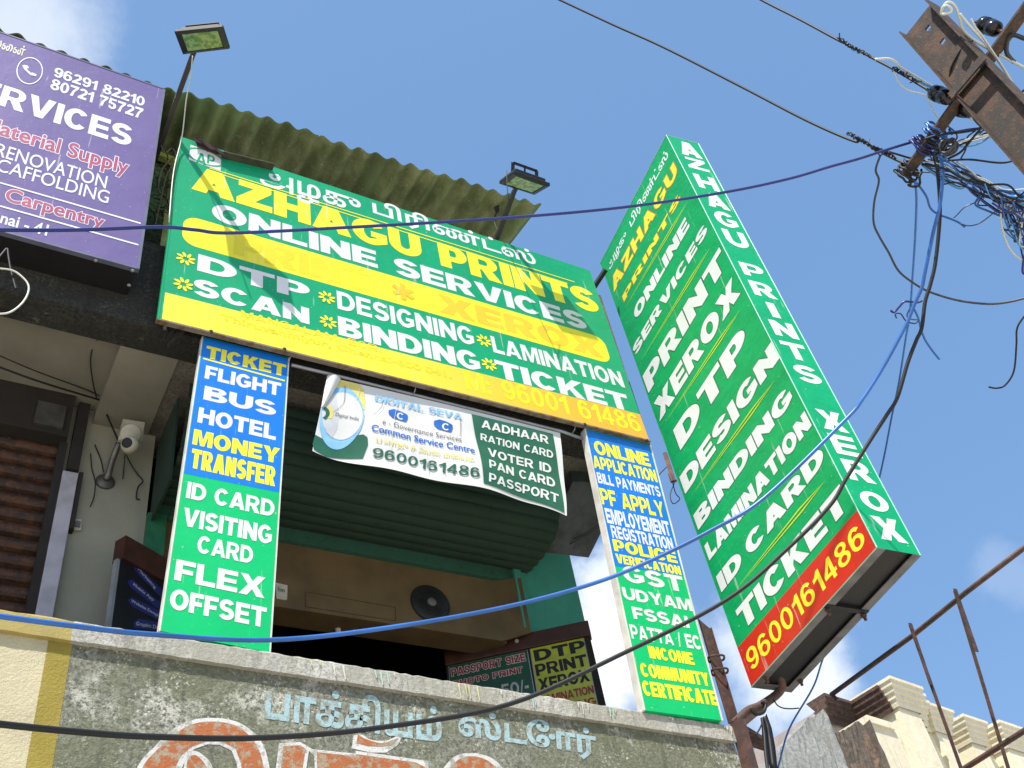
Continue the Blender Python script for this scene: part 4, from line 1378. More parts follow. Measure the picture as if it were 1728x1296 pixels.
cpatch([zc(240, 300), zc(300, 260), zc(325, 480), zc(310, 600), zc(265, 680), zc(210, 630), zc(180, 540), zc(185, 400)], M['flex_grey'], 'grey_shade', .0072)
for (mt, r0, r1, c, a0, a1) in (('csc_green', 64, 40, (170, 460), -80, 80), ('pale_yellow', 92, 70, (180, 450), -60, 50)):
    cpatch([zc(c[0] + r0 * math.cos(math.radians(a)), c[1] + r0 * math.sin(math.radians(a))) for a in range(a0, a1, 10)] + [zc(c[0] - 14 + r1 * math.cos(math.radians(a)), c[1] + r1 * math.sin(math.radians(a))) for a in range(a1, a0, -10)], M[mt], 'crescent', .0082)
soft(PC, 'Digital India', zc(285, 490), zc(515, 500), M['grey_txt'], S6, h=.009, offset=.004, shear=.15)
letters(PC, 'DIGITAL SEVA', zc(678, 322), zc(1522, 468), M['ltblue'], S6, h=.005, a=24, b=13)
soft(PC, 'e - Governance Services', zc(742, 565), zc(1505, 690), M['grey_txt'], S6, h=.005, offset=.0)
soft(PC, 'Common Service Centre', zc(632, 635), zc(1622, 800), M['bluetext'], S6, h=.005, offset=.02)
soft(PC, 'பொது சேவை மையம்', zc(675, 760), zc(1605, 895), M['pale_yellow'], S6, h=.005, offset=.01)
letters(PC, '9600161486', zc(645, 880), zc(1660, 1025), M['csc_green'], S6, h=.005, a=20, b=17, gap=13)
for (s, bl, tr) in (('AADHAAR', zd(203, 285), zd(938, 375)), ('RATION CARD', zd(188, 420), zd(985, 535)), ('VOTER ID', zd(258, 600), zd(962, 672)), ('PAN CARD', zd(258, 748), zd(995, 820)), ('PASSPORT', zd(250, 905), zd(1030, 990))):
    letters(PC, s, bl, tr, M['flex_white'], S6, h=.0065, a=23, b=18, gap=10)
for (x0, y0, x1, y1, c) in ((805, 405, 1000, 530, (905, 470)), (1243, 512, 1428, 640, (1340, 580))):
    cpatch([zc(x0 + 10, y0 + 10), zc(x0 + 60, y0), zc(x0 + 125, y0 + 22), zc(x1 - 12, y0 + 50), zc(x1, y0 + 62), zc(x1 - 4, y1 - 30), zc(x1 - 20, y1), zc(x0 + 130, y1 - 10), zc(x0 + 40, y1 - 40), zc(x0 + 5, y1 - 80)], M['bluetext'], 'logo_mark', .0045)
    letters(PC, 'C', zc(c[0] - 18, c[1] + 32), zc(c[0] + 58, c[1] - 18), M['flex_white'], S6, h=.006, a=22, b=16)
for k, pts in enumerate(([(755, 350), (735, 400), (655, 480)], [(895, 370), (850, 560), (830, 660), (812, 820)], [(385, 180), (380, 330), (330, 400), (270, 445)], [(525, 215), (510, 290), (480, 325)], [(1500, 520), (1500, 620), (1490, 690)], [(1165, 880), (1185, 960), (1180, 1030)], [(1310, 1010), (1345, 1050)])):
    sp = spline([Vector((*zc(*p), 0)) for p in pts], 3)
    l_ = [(p.x, p.y) for p in sp]
    w_ = .45
    cpatch([(x - w_, y) for x, y in l_] + [(x + w_, y) for x, y in l_[::-1]], M['flex_grey'] if k % 2 else M['grey_txt'], 'crease_mark', .0095)
# curled-over corner
mb = MB()
e0, e1 = PC.P(0, 1, 0), PC.P(.045, 0.62, 0)
for i in range(9):
    for j in range(7):
        t, r = i / 8, j / 6
        a = e0.lerp(PC.P(0, .55), t)
        b_ = e0.lerp(PC.P(.004, .55), t) + Vector((.085 * (1 - t) ** .8, 0, 0))
        p = a.lerp(b_, r)
        p.y -= .022 * math.sin(r * math.pi) * (1 - .6 * t) + .009
        mb.v.append(p)
for i in range(8):
    for j in range(6):
        k = i * 7 + j
        mb.f.append((k, k + 7, k + 8, k + 1)); mb.m.append(0)
mb.build('curled_corner', M['flex_white'], S6, S6, smooth=True)
# rod the banner hangs from
mb = MB()
mb.tube([onY(492, 616, YB + .012), onY(555, 631, YB + .012), onY(948, 728, YB + .012), onY(985, 741, YB + .012)], .011, 8)
solo(mb, 'hanging_rod', M['frame'], 'thin pale metal rod behind the top edge of the vinyl banner', 'rod', smooth=True)
for (x, ya) in ((486, 606), (697, 658), (966, 722)):
    mb = MB()
    p = onY(x, ya, YB)
    mb.tube(spline([p + Vector((0, -.01, .06)), p + Vector((.01, -.02, .02)), p + Vector((.0, -.02, -.03)), p + Vector((0, .02, -.035))], 5), .0035, 6)
    solo(mb, 'wire_hook', M['frame'], {486: 'bent wire hook at the left end of the banner rod', 697: 'bent wire tie above the middle of the banner', 966: 'bent wire hook at the right end of the banner rod'}[x], 'hook')

# ================================================================== display boards inside the shop front
D1 = thing('display_board', (1.0, 4.95, 3.38), 'black display board with blue arrow bands and a brown wooden top rail', 'board')
d1 = Vector((.262, .148, 0)).normalized()
p0 = onY(207, 915, 4.8)
tz = 5.15
base = Vector((p0.x, 4.8, 0))
PD1 = Panel(Vector((base.x, base.y, tz)), base + d1 * .62 + Vector((0, 0, tz)), base + d1 * .62 + Vector((0, 0, 3.9)), Vector((base.x, base.y, 3.9)))
nd = PD1.n
mb = MB()
mb.slab([base + Vector((0, 0, 3.4)), base + d1 * .62 + Vector((0, 0, 3.4)), base + d1 * .62 + Vector((0, 0, tz)), base + Vector((0, 0, tz))], -nd * .03)
mb.build('board', plain('black_board', (.010, .009, .011), .35), D1, D1)
mb = MB()
mb.slab([base + nd * .02 + Vector((0, 0, tz)), base + d1 * .64 + nd * .02 + Vector((0, 0, tz)), base + d1 * .64 - nd * .06 + Vector((0, 0, tz)), base - nd * .06 + Vector((0, 0, tz))], Vector((0, 0, .15)))
mb.build('top_rail', M['wood'], D1, D1)
mb = MB()
mb.slab([base - d1 * .018 + Vector((0, 0, 3.4)), base + Vector((0, 0, 3.4)), base + Vector((0, 0, tz - .002)), base - d1 * .018 + Vector((0, 0, tz - .002))], -nd * .03)
mb.build('edge_trim', M['frame'], D1, D1)
zi = zm(190, 890, 6.82)
for k, (pts, s, o, e, t) in enumerate((([(228, 435), (275, 425), (590, 745), (600, 830), (560, 815), (250, 500)], 'Marketing', (283, 500), (480, 722), (300, 462)),
                                       ([(165, 620), (225, 598), (540, 860), (560, 930), (500, 925), (200, 690)], 'Mobile App', (228, 680), (462, 862), (240, 640)),
                                       ([(170, 835), (225, 805), (600, 990), (600, 1060), (520, 1070), (215, 905)], 'Website Design', (205, 870), (525, 1045), (212, 825)),
                                       ([(235, 1100), (300, 1050), (560, 1100), (600, 1180), (500, 1185), (250, 1160)], 'Graphic Design', (262, 1140), (600, 1200), (268, 1085)))):
    patch(PD1, [zi(*p) for p in pts], M['navy'], D1, D1, 'arrow_band', .0015)
    soft(PD1, s, zi(*o), zi(*e), plain('pale_blue_text', (.5, .52, .62)), D1, D1, .003, .008, rot=zi(*t))

D2 = thing('display_board', (3.4, 5.05, 3.38), 'green and lime price boards under a brown rail at the right of the shop front', 'board')
n0 = at(990, 1050, 1, 4.8)
zt2 = n0.z
d2 = Vector((-.756, .556, 0)).normalized()
b2 = Vector((n0.x, 4.8, 0))
rail_b = onplane(992, 1075, b2, Vector((d2.y, -d2.x, 0))).z
PD2 = Panel(b2 + d2 * .96 + Vector((0, 0, rail_b)), b2 + Vector((0, 0, rail_b)), b2 + Vector((0, 0, 4.2)), b2 + d2 * .96 + Vector((0, 0, 4.2)))
nd = PD2.n
mb = MB()
mb.slab([b2 + Vector((0, 0, 3.4)), b2 + d2 * .96 + Vector((0, 0, 3.4)), b2 + d2 * .96 + Vector((0, 0, rail_b)), b2 + Vector((0, 0, rail_b))], -nd * .03)
mb.build('backboard', M['dark'], D2, D2)
mb = MB()
mb.slab([b2 + nd * .025 - d2 * .01 + Vector((0, 0, rail_b)), b2 + d2 * .96 + nd * .025 + Vector((0, 0, rail_b)), b2 + d2 * .96 - nd * .05 + Vector((0, 0, rail_b)), b2 - nd * .05 - d2 * .01 + Vector((0, 0, rail_b))], Vector((0, 0, zt2 - rail_b)))
mb.build('top_rail', M['wood'], D2, D2, bevel=.004)
mb = MB()
q = onplane(*zm(740, 1040, 5.76)(760, 240), b2 + nd * .026, nd)
mb.lathe(q, nd, [(0, .014), (.006, .012)], 10)
mb.build('hook_plate', M['offwhite'], D2, D2)
zj = zm(740, 1040, 5.76)
patch(PD2, [zj(97, 483), zj(865, 322), zj(965, 900), zj(120, 900)], M['frame'], D2, D2, 'green_board_rim', .002)
g1 = patch(PD2, [zj(104, 490), zj(858, 332), zj(955, 900), zj(128, 900)], M['deepgreen'], D2, D2, 'green_board', .004)
patch(PD2, [zj(885, 312), zj(1412, 203), zj(1560, 900), zj(980, 900)], M['frame'], D2, D2, 'lime_board_rim', .002)
g2 = patch(PD2, [zj(894, 320), zj(1406, 212), zj(1550, 900), zj(990, 900)], M['sign_lime'], D2, D2, 'lime_board', .004)
for (s, bl, tr) in (('PASSPORT SIZE', zj(130, 588), zj(838, 362)), ('PHOTO PRINT', zj(150, 690), zj(812, 492))):
    letters(PD2, s, bl, tr, M['red_txt'], D2, g1, h=.006, a=26, edge=M['flex_white'], edge_w=6, gap=10)
letters(PD2, '50/-', zj(620, 790), zj(865, 615), plain('silver_text', (.42, .43, .42)), D2, g1, h=.006, a=20)
letters(PD2, 'DTP', zj(940, 445), zj(1412, 232), M['black'], D2, g2, h=.006, a=27)
letters(PD2, 'PRINT', zj(955, 588), zj(1430, 370), M['black'], D2, g2, h=.006, a=25)
letters(PD2, 'XEROX', zj(985, 735), zj(1450, 512), M['black'], D2, g2, h=.006, a=25)
letters(PD2, 'LAMINATION', zj(1000, 860), zj(1500, 672), M['red_txt'], D2, g2, h=.006, a=22)
letters(PD2, 'BINDING', zj(1060, 960), zj(1525, 785), M['red_txt'], D2, g2, h=.006, a=22)

# exhaust fan in the plywood
FN = thing('exhaust_fan', (2.76, 5.05, 5.25), 'round black exhaust fan with a pale hub set in the beige plywood panel', 'fan')
fc = onY(727, 1018, 5.045)
mb = MB()
mb.lathe(fc + Vector((0, .02, 0)), (0, -1, 0), [(0, .138), (.02, .138), (.03, .128), (.022, .120), (.0, .120)], 40)
mb.build('rim', M['black'], FN, FN, smooth=True)
mb = MB()
for k in range(36):
    a = k * 2 * math.pi / 36
    d_ = Vector((math.cos(a), 0, math.sin(a)))
    e_ = Vector((math.cos(a + .35), 0, math.sin(a + .35)))
    mb.tube([fc + d_ * .03 + Vector((0, -.018, 0)), fc + (d_ + e_) * .045 + Vector((0, -.016, 0)), fc + e_ * .124], .0016, 5)
for r in (.06, .09): mb.tube([fc + Vector((r * math.cos(k * math.pi / 16), -.014, r * math.sin(k * math.pi / 16))) for k in range(33)], .0016, 5)
mb.build('wire_guard', M['black'], FN, FN)
mb = MB()
for k in range(5):
    a = k * 2 * math.pi / 5
    d_ = Vector((math.cos(a), 0, math.sin(a))); e_ = Vector((math.cos(a + .75), 0, math.sin(a + .75)))
    mb.hexa([fc + d_ * .03 + Vector((0, .004, 0)), fc + d_ * .112 + Vector((0, .0, 0)), fc + e_ * .112 + Vector((0, .02, 0)), fc + e_ * .03 + Vector((0, .014, 0)),
             fc + d_ * .03 + Vector((0, .007, 0)), fc + d_ * .112 + Vector((0, .003, 0)), fc + e_ * .112 + Vector((0, .023, 0)), fc + e_ * .03 + Vector((0, .017, 0))])
mb.build('blades', M['black'], FN, FN)
mb = MB()
mb.lathe(fc, (0, -1, 0), [(0, .032), (.018, .032), (.026, .022), (.027, .001)], 20)
mb.build('hub', plain('dusty_grey_hub', (.13, .12, .12), .6), FN, FN, smooth=True)
# meter plate and bulb holders
mb = MB()
zf = zm(440, 860, 3.757)
q = [onY(*zf(*c), 5.045) for c in ((95, 460), (172, 478), (168, 572), (100, 562))]
mb.slab(q, Vector((0, .012, 0)))
pl = solo(mb, 'name_plate', M['offwhite'], 'small offwhite plate reading 1m screwed to the plywood beside the left pillar sign', 'plate', bevel=.004)
PT = Panel(*[p - Vector((0, .001, 0)) for p in q])
e_ = type('r', (), {})(); e_.location = pl.location
soft(PT, '1m', zf(112, 518), zf(152, 500), M['grey_txt'], e_, pl, .002, .02)
for i, c in enumerate(((485, 762), (585, 768))):
    mb = MB()
    p = onY(*zf(*c), 5.2)
    mb.lathe(p + Vector((0, 0, .03)), (0, -.3, -1), [(0, .02), (.03, .022), (.035, .017), (.06, .016)], 14)
    solo(mb, 'bulb_holder', M['offwhite'], ('white bulb holder under the plywood panel, the one nearer the pillar sign', 'white bulb holder under the plywood panel, the one nearer the exhaust fan')[i], 'bulb holder', 'bulb holders under the plywood', True)

# ================================================================== camera on its pipe, bell switch
CM = thing('security_camera', (.76, 4.8, 5.95), 'white dome security camera under a square box on the grey pilaster', 'security camera')
zk = zm(60, 660, 5.4)
bc = [onY(*zk(*c), 4.86) for c in ((798, 250), (1000, 282), (975, 450), (755, 440))]
mb = MB()
mb.slab(bc, Vector((.0, .05, 0)))
mb.build('junction_box', M['offwhite'], CM, CM, bevel=.004)
cc = onY(*zk(868, 375), 4.84)
mb = MB()
mb.lathe(cc + Vector((0, .02, .005)), (0, -.75, -.66), [(0, .062), (.045, .06), (.05, .052)], 22)
mb.build('mount', M['offwhite'], CM, CM, smooth=True)
ec = onY(*zk(862, 490), 4.78)
mb = MB()
for i in range(13):
    pass
prof = [(-.053 * math.cos(math.pi * i / 12), max(.0005, .053 * math.sin(math.pi * i / 12))) for i in range(13)]
mb.lathe(ec, (-.35, -.75, -.55), prof, 22)
eye_o = mb.build('eyeball', M['offwhite'], CM, CM, smooth=True)
mb = MB()
lx = Vector((-.50, -.70, -.42)).normalized()
mb.lathe(ec + lx * .044, lx, [(0, .030), (.008, .030), (.0095, .02), (.010, .001)], 18)
mb.build('lens', M['black'], eye_o, CM, smooth=True)
BR = thing('pipe_bracket', (.7, 5.0, 5.85), 'grey pipe bracket with a round flange holding the white security camera', 'bracket')
f0 = onY(*zk(635, 825), 5.045)
f1 = onY(*zk(760, 470), 4.90)
mb = MB()
mb.lathe(f0 + Vector((0, .004, 0)), (0, -1, 0), [(0, .055), (.008, .055), (.016, .045), (.024, .028), (.026, .02)], 24)
mb.build('flange', plain('galvanised_grey', (.13, .125, .115), .45, .5, .3, 20), BR, BR, smooth=True)
mb = MB()
mb.tube(spline([f0 + Vector((0, -.02, 0)), f0 + Vector((.006, -.05, .03)), f0.lerp(f1, .4) + Vector((0, -.02, .02)), f1], 6), .019, 14)
mb.build('pipe', plain('galvanised_pipe', (.15, .145, .13), .42, .5, .3, 20), BR, BR, smooth=True)
mb = MB()
sw = [onY(*zk(*c), 5.03) for c in ((345, 1165), (420, 1165), (420, 1265), (350, 1265))]
mb.slab(sw, Vector((0, .02, 0)))
so_ = solo(mb, 'bell_switch', M['offwhite'], 'small white bell switch low on the grey pilaster', 'switch', bevel=.003)
e_.location = so_.location
mb = MB()
c_ = (sw[0] + sw[2]) / 2
mb.box(c_.x - .014, c_.x + .014, 5.022, 5.03, c_.z - .02, c_.z + .02)
mb.build('rocker', M['grey_txt'], so_, e_)

# ================================================================== floodlights


def floodlight(quad, n, pc, arm, label):
    R_ = thing('floodlight', arm[1], label, 'floodlight', 'floodlights over the shop signs')
    n = Vector(n).normalized()
    q = [onplane(*c, pc, n) for c in quad]
    c = sum(q, Vector()) / 4
    mb = MB()
    mb.slab(q, -n * .03)
    qs = [c + (p - c) * .82 - n * .03 for p in q]
    mb.slab(qs, -n * .035)
    mb.build('housing', M['black'], R_, R_, bevel=.006)
    mb = MB()
    inner = [c + (p - c) * .74 + n * .002 for p in q]
    mb.face(inner)
    mb.build('glass', M['glass'], R_, R_)
    mb = MB()
    rim_o, rim_i = [c + (p - c) * .98 + n * .001 for p in q], [c + (p - c) * .78 + n * .006 for p in q]
    for i in range(4):
        j = (i + 1) % 4
        mb.face([rim_o[i], rim_o[j], rim_i[j], rim_i[i]])
    mb.build('bezel', plain('black_bezel', (.018, .02, .022), .3), R_, R_)
    mb = MB()
    side = (q[1] - q[0]).normalized()
    up = side.cross(n)
    l_, r_ = c - side * .11 - n * .03, c + side * .11 - n * .03
    mb.bar(l_, l_ - n * .13, .006, .03, side)
    mb.bar(r_, r_ - n * .13, .006, .03, side)
    mb.bar(l_ - n * .13, r_ - n * .13, .03, .006, n)
    mb.tube([c - n * .12, c - n * .17], .008, 8)
    mb.build('bracket', M['black'], R_, R_)
    mb = MB()
    mb.bar(arm[0], arm[1], .032, .032)
    mb.bar(arm[0], c - n * .1, .03, .03)
    mb.build('arm', plain('dark_painted_tube', (.022, .017, .015), .5), R_, R_)
    return R_


L1 = Vector((.649, 3.441, 8.339))
n1 = (.10, .15, -.98)
floodlight([(294, 54), (376.5, 45.7), (388.3, 82.5), (308.5, 92.2)], n1, L1, (onplane(324, 96, L1 + Vector((0, .05, .04)), Vector(n1)), onY(262, 268, 4.3)), 'black floodlight on a dark arm above the gap between the purple and the green sign')
L2 = Vector((3.201, 3.572, 8.389))
n2 = (.05, .45, -.89)
floodlight([(866, 292), (928.6, 314), (902, 329.2), (842, 310)], n2, L2, (onplane(868, 322, L2 + Vector((0, .05, .02)), Vector(n2)), onY(832, 420, 4.2)), 'black floodlight on a dark arm near the right end of the corrugated roof')

# ================================================================== odds and ends on the signs
mb = MB()
ra = [za(205, 88), za(235, 110), za(275, 132), za(310, 138), (za(345, 150)), za(370, 160)]
rows = []
for i, c in enumerate(ra):
    p = onY(*c, 4.0)
    row = []
    for j in range(5):
        row.append(p + Vector((random.uniform(-.012, .012), .0 + .035 * j, -.005 + .02 * math.sin(j * 1.7 + i) + (.02 if j % 2 else 0) - .012 * i * .3 + random.uniform(-.012, .012))))
    rows.append(row)
for i in range(5):
    for j in range(4): mb.face([rows[i][j], rows[i + 1][j], rows[i + 1][j + 1], rows[i][j + 1]])
for i in range(5): mb.face([rows[i][0], rows[i + 1][0], rows[i + 1][0] + Vector((0, .01, -.02 - .015 * (i % 2))), rows[i][0] + Vector((.0, .01, -.03 + .015 * (i % 2)))])
solo(mb, 'crumpled_rag', M['rag'], 'crumpled dirty purple rag caught on the top left edge of the green sign', 'rag')
mb = MB()
mb.bar(onY(*za(338, 184), 4.03), onY(*za(592, 246), 4.03), .075, .007)
solo(mb, 'wood_strip', plain('dark_weathered_strip', (.05, .048, .03), .8, 0, .4, 20), 'short weathered strip lying along the top edge of the green sign', 'strip')
mb = MB()
for pts in ([(275, 258), (190, 262), (150, 330), (128, 420)], [(280, 250), (205, 290), (165, 370), (150, 400)], [(300, 270), (285, 340), (220, 400), (205, 460)], [(290, 268), (240, 380), (180, 430), (168, 478)], [(285, 262), (330, 300), (362, 345)], [(380, 280), (330, 305), (300, 330)]):
    sp = spline([onY(*zt(*p), 4.12 + .01 * k) for k, p in enumerate(pts)], 5)
    mb.tube(sp, [.004 + .004 * math.sin(math.pi * i / (len(sp) - 1)) for i in range(len(sp))], 5, flat=.4)
solo(mb, 'dry_twig', M['twig'], 'tuft of dry dark leaves hanging under the lower left corner of the green sign', 'twig')
# moss and roots clump between the signs
mb = MB()
for k in range(46):
    x, y = random.uniform(258, 300), random.uniform(262, 380)
    p = onY(x, y, 4.6)
    d_ = Vector((random.uniform(-.1, .1), random.uniform(-.12, .0), random.uniform(-.12, .06)))
    mb.tube(spline([p, p + d_ * .5 + Vector((random.uniform(-.03, .03), 0, .02)), p + d_], 4), .004, 5, flat=.5)
solo(mb, 'dry_creeper', plain('dry_roots', (.05, .042, .02), .9, 0, .5, 20), 'clump of dry roots on the mossy wall between the purple and green signs', 'plant')


# ================================================================== cables
def cable(pts, r, mat, label, cat='cable', name='cable', group=None, n=7, step=7, twist=None):
    sp = spline(pts, step)
    mb = MB()
    mb.tube(sp, r, n)
    if twist:
        tr, tm, tp = twist
        L = 0
        hel = []
        for i, p in enumerate(sp):
            if i: L += (p - sp[i - 1]).length
            t = (sp[min(i + 1, len(sp) - 1)] - sp[max(i - 1, 0)]).normalized()
            x = t.cross(Vector((0, 0, 1)))
            x = x.normalized() if x.length > 1e-3 else Vector((1, 0, 0))
            y = x.cross(t)
            a = L / tp * 2 * math.pi
            hel.append(p + (x * math.cos(a) + y * math.sin(a)) * (r + tr * .6))
        mb.tube(hel, tr, 6)
    return solo(mb, name, mat, label, cat, group, True)


def run(px, d0, d1):
    L = [0.]
    for a, b in zip(px, px[1:]): L.append(L[-1] + math.hypot(b[0] - a[0], b[1] - a[1]))
    return [dist(*p, d0 + (d1 - d0) * l / L[-1]) for p, l in zip(px, L)]


CD = 5.5
big = [
    ([(860, -40), (945, 0), (1035, 42), (1120, 80), (1250, 146), (1360, 203), (1440, 238), zw5(200, 950), zw5(300, 1010), zw5(420, 1075), zw5(560, 1140)], 7.5, 5.45, .0068, 'wire_black', 'thick black service cable crossing the sky to the lower end of the crossarm'),
    ([(1215, -40), (1285, 0), (1350, 33), (1415, 68), zw5(100, 290), zw5(300, 400), zw5(450, 480), zw5(650, 600), zw5(720, 640)], 7., 5.4, .0068, 'wire_black', 'thick black service cable crossing the top right sky to the upper black insulator'),
    ([(-60, 387), (0, 388), (130, 388), (270, 383), (330, 388), (395, 393), (600, 383), (850, 368), (1050, 350), (1220, 325), (1330, 302), zw5(0, 1140), zw5(200, 1085), zw5(400, 1020), zw5(640, 950), zw5(900, 895), zw5(1050, 875), zw5(1200, 850), zw5(1400, 800)], 3.7, 5.6, .0066, 'wire_navy', 'dark blue cable passing across the middle of the big green sign'),
    ([(-60, 1030), (0, 1040), (130, 1057), (250, 1070), (455, 1080), (650, 1060), (850, 1025), (1000, 985), (1100, 945), (1200, 895), (1290, 840), zw7(90, 780), zw7(190, 660), zw7(300, 490), zw7(400, 310), zw7(450, 210), zw7(490, 110), zw7(530, 20), zw6(560, 950), zw6(620, 660), zw6(670, 450), zw6(690, 200), zw6(660, 60), zw6(640, -60)], 3.3, 5.45, .0085, 'wire_blue', 'bright blue cable sagging along the balcony parapet and up to the crossarm'),
    ([(-60, 1214), (0, 1222), (120, 1234), (250, 1243), (440, 1245), (640, 1228), (860, 1188), (1040, 1108), (1225, 1013), (1330, 925), zw7(0, 1275), zw7(100, 1110), zw7(245, 880), zw7(330, 750), zw7(390, 650), zw7(450, 450), zw7(500, 320), zw7(530, 250), zw7(550, 100), zw7(580, 0), zw6(640, 850), zw6(670, 500), zw6(652, 200), zw6(635, 40)], 2.9, 5.5, .0088, 'wire_black', 'thick black cable sagging in front of the painted parapet letters'),
]
for pts, d0, d1, r, mt, lab in big:
    cable(run(pts, d0, d1), r, M[mt], lab, n=10)
# blue drop wire that passes behind the box sign
pts = [zw6(490, 270), zw6(500, 430), zw6(490, 700), zw6(470, 1000), zw6(460, 1150), zw7(455, 220), zw7(440, 300), zw7(400, 560), zw7(360, 750), zw7(285, 1120)]
low = [(1390, 1108), (1372, 1160), (1332, 1230), (1312, 1300)]
cable(run(pts, 5.5, 7.2) + [dist(1440, 970, 7.6)] + run(low, 7.6, 7.4), .0062, M['wire_blue'], 'blue drop wire hanging from the crossarm and passing behind the projecting box sign', step=7)

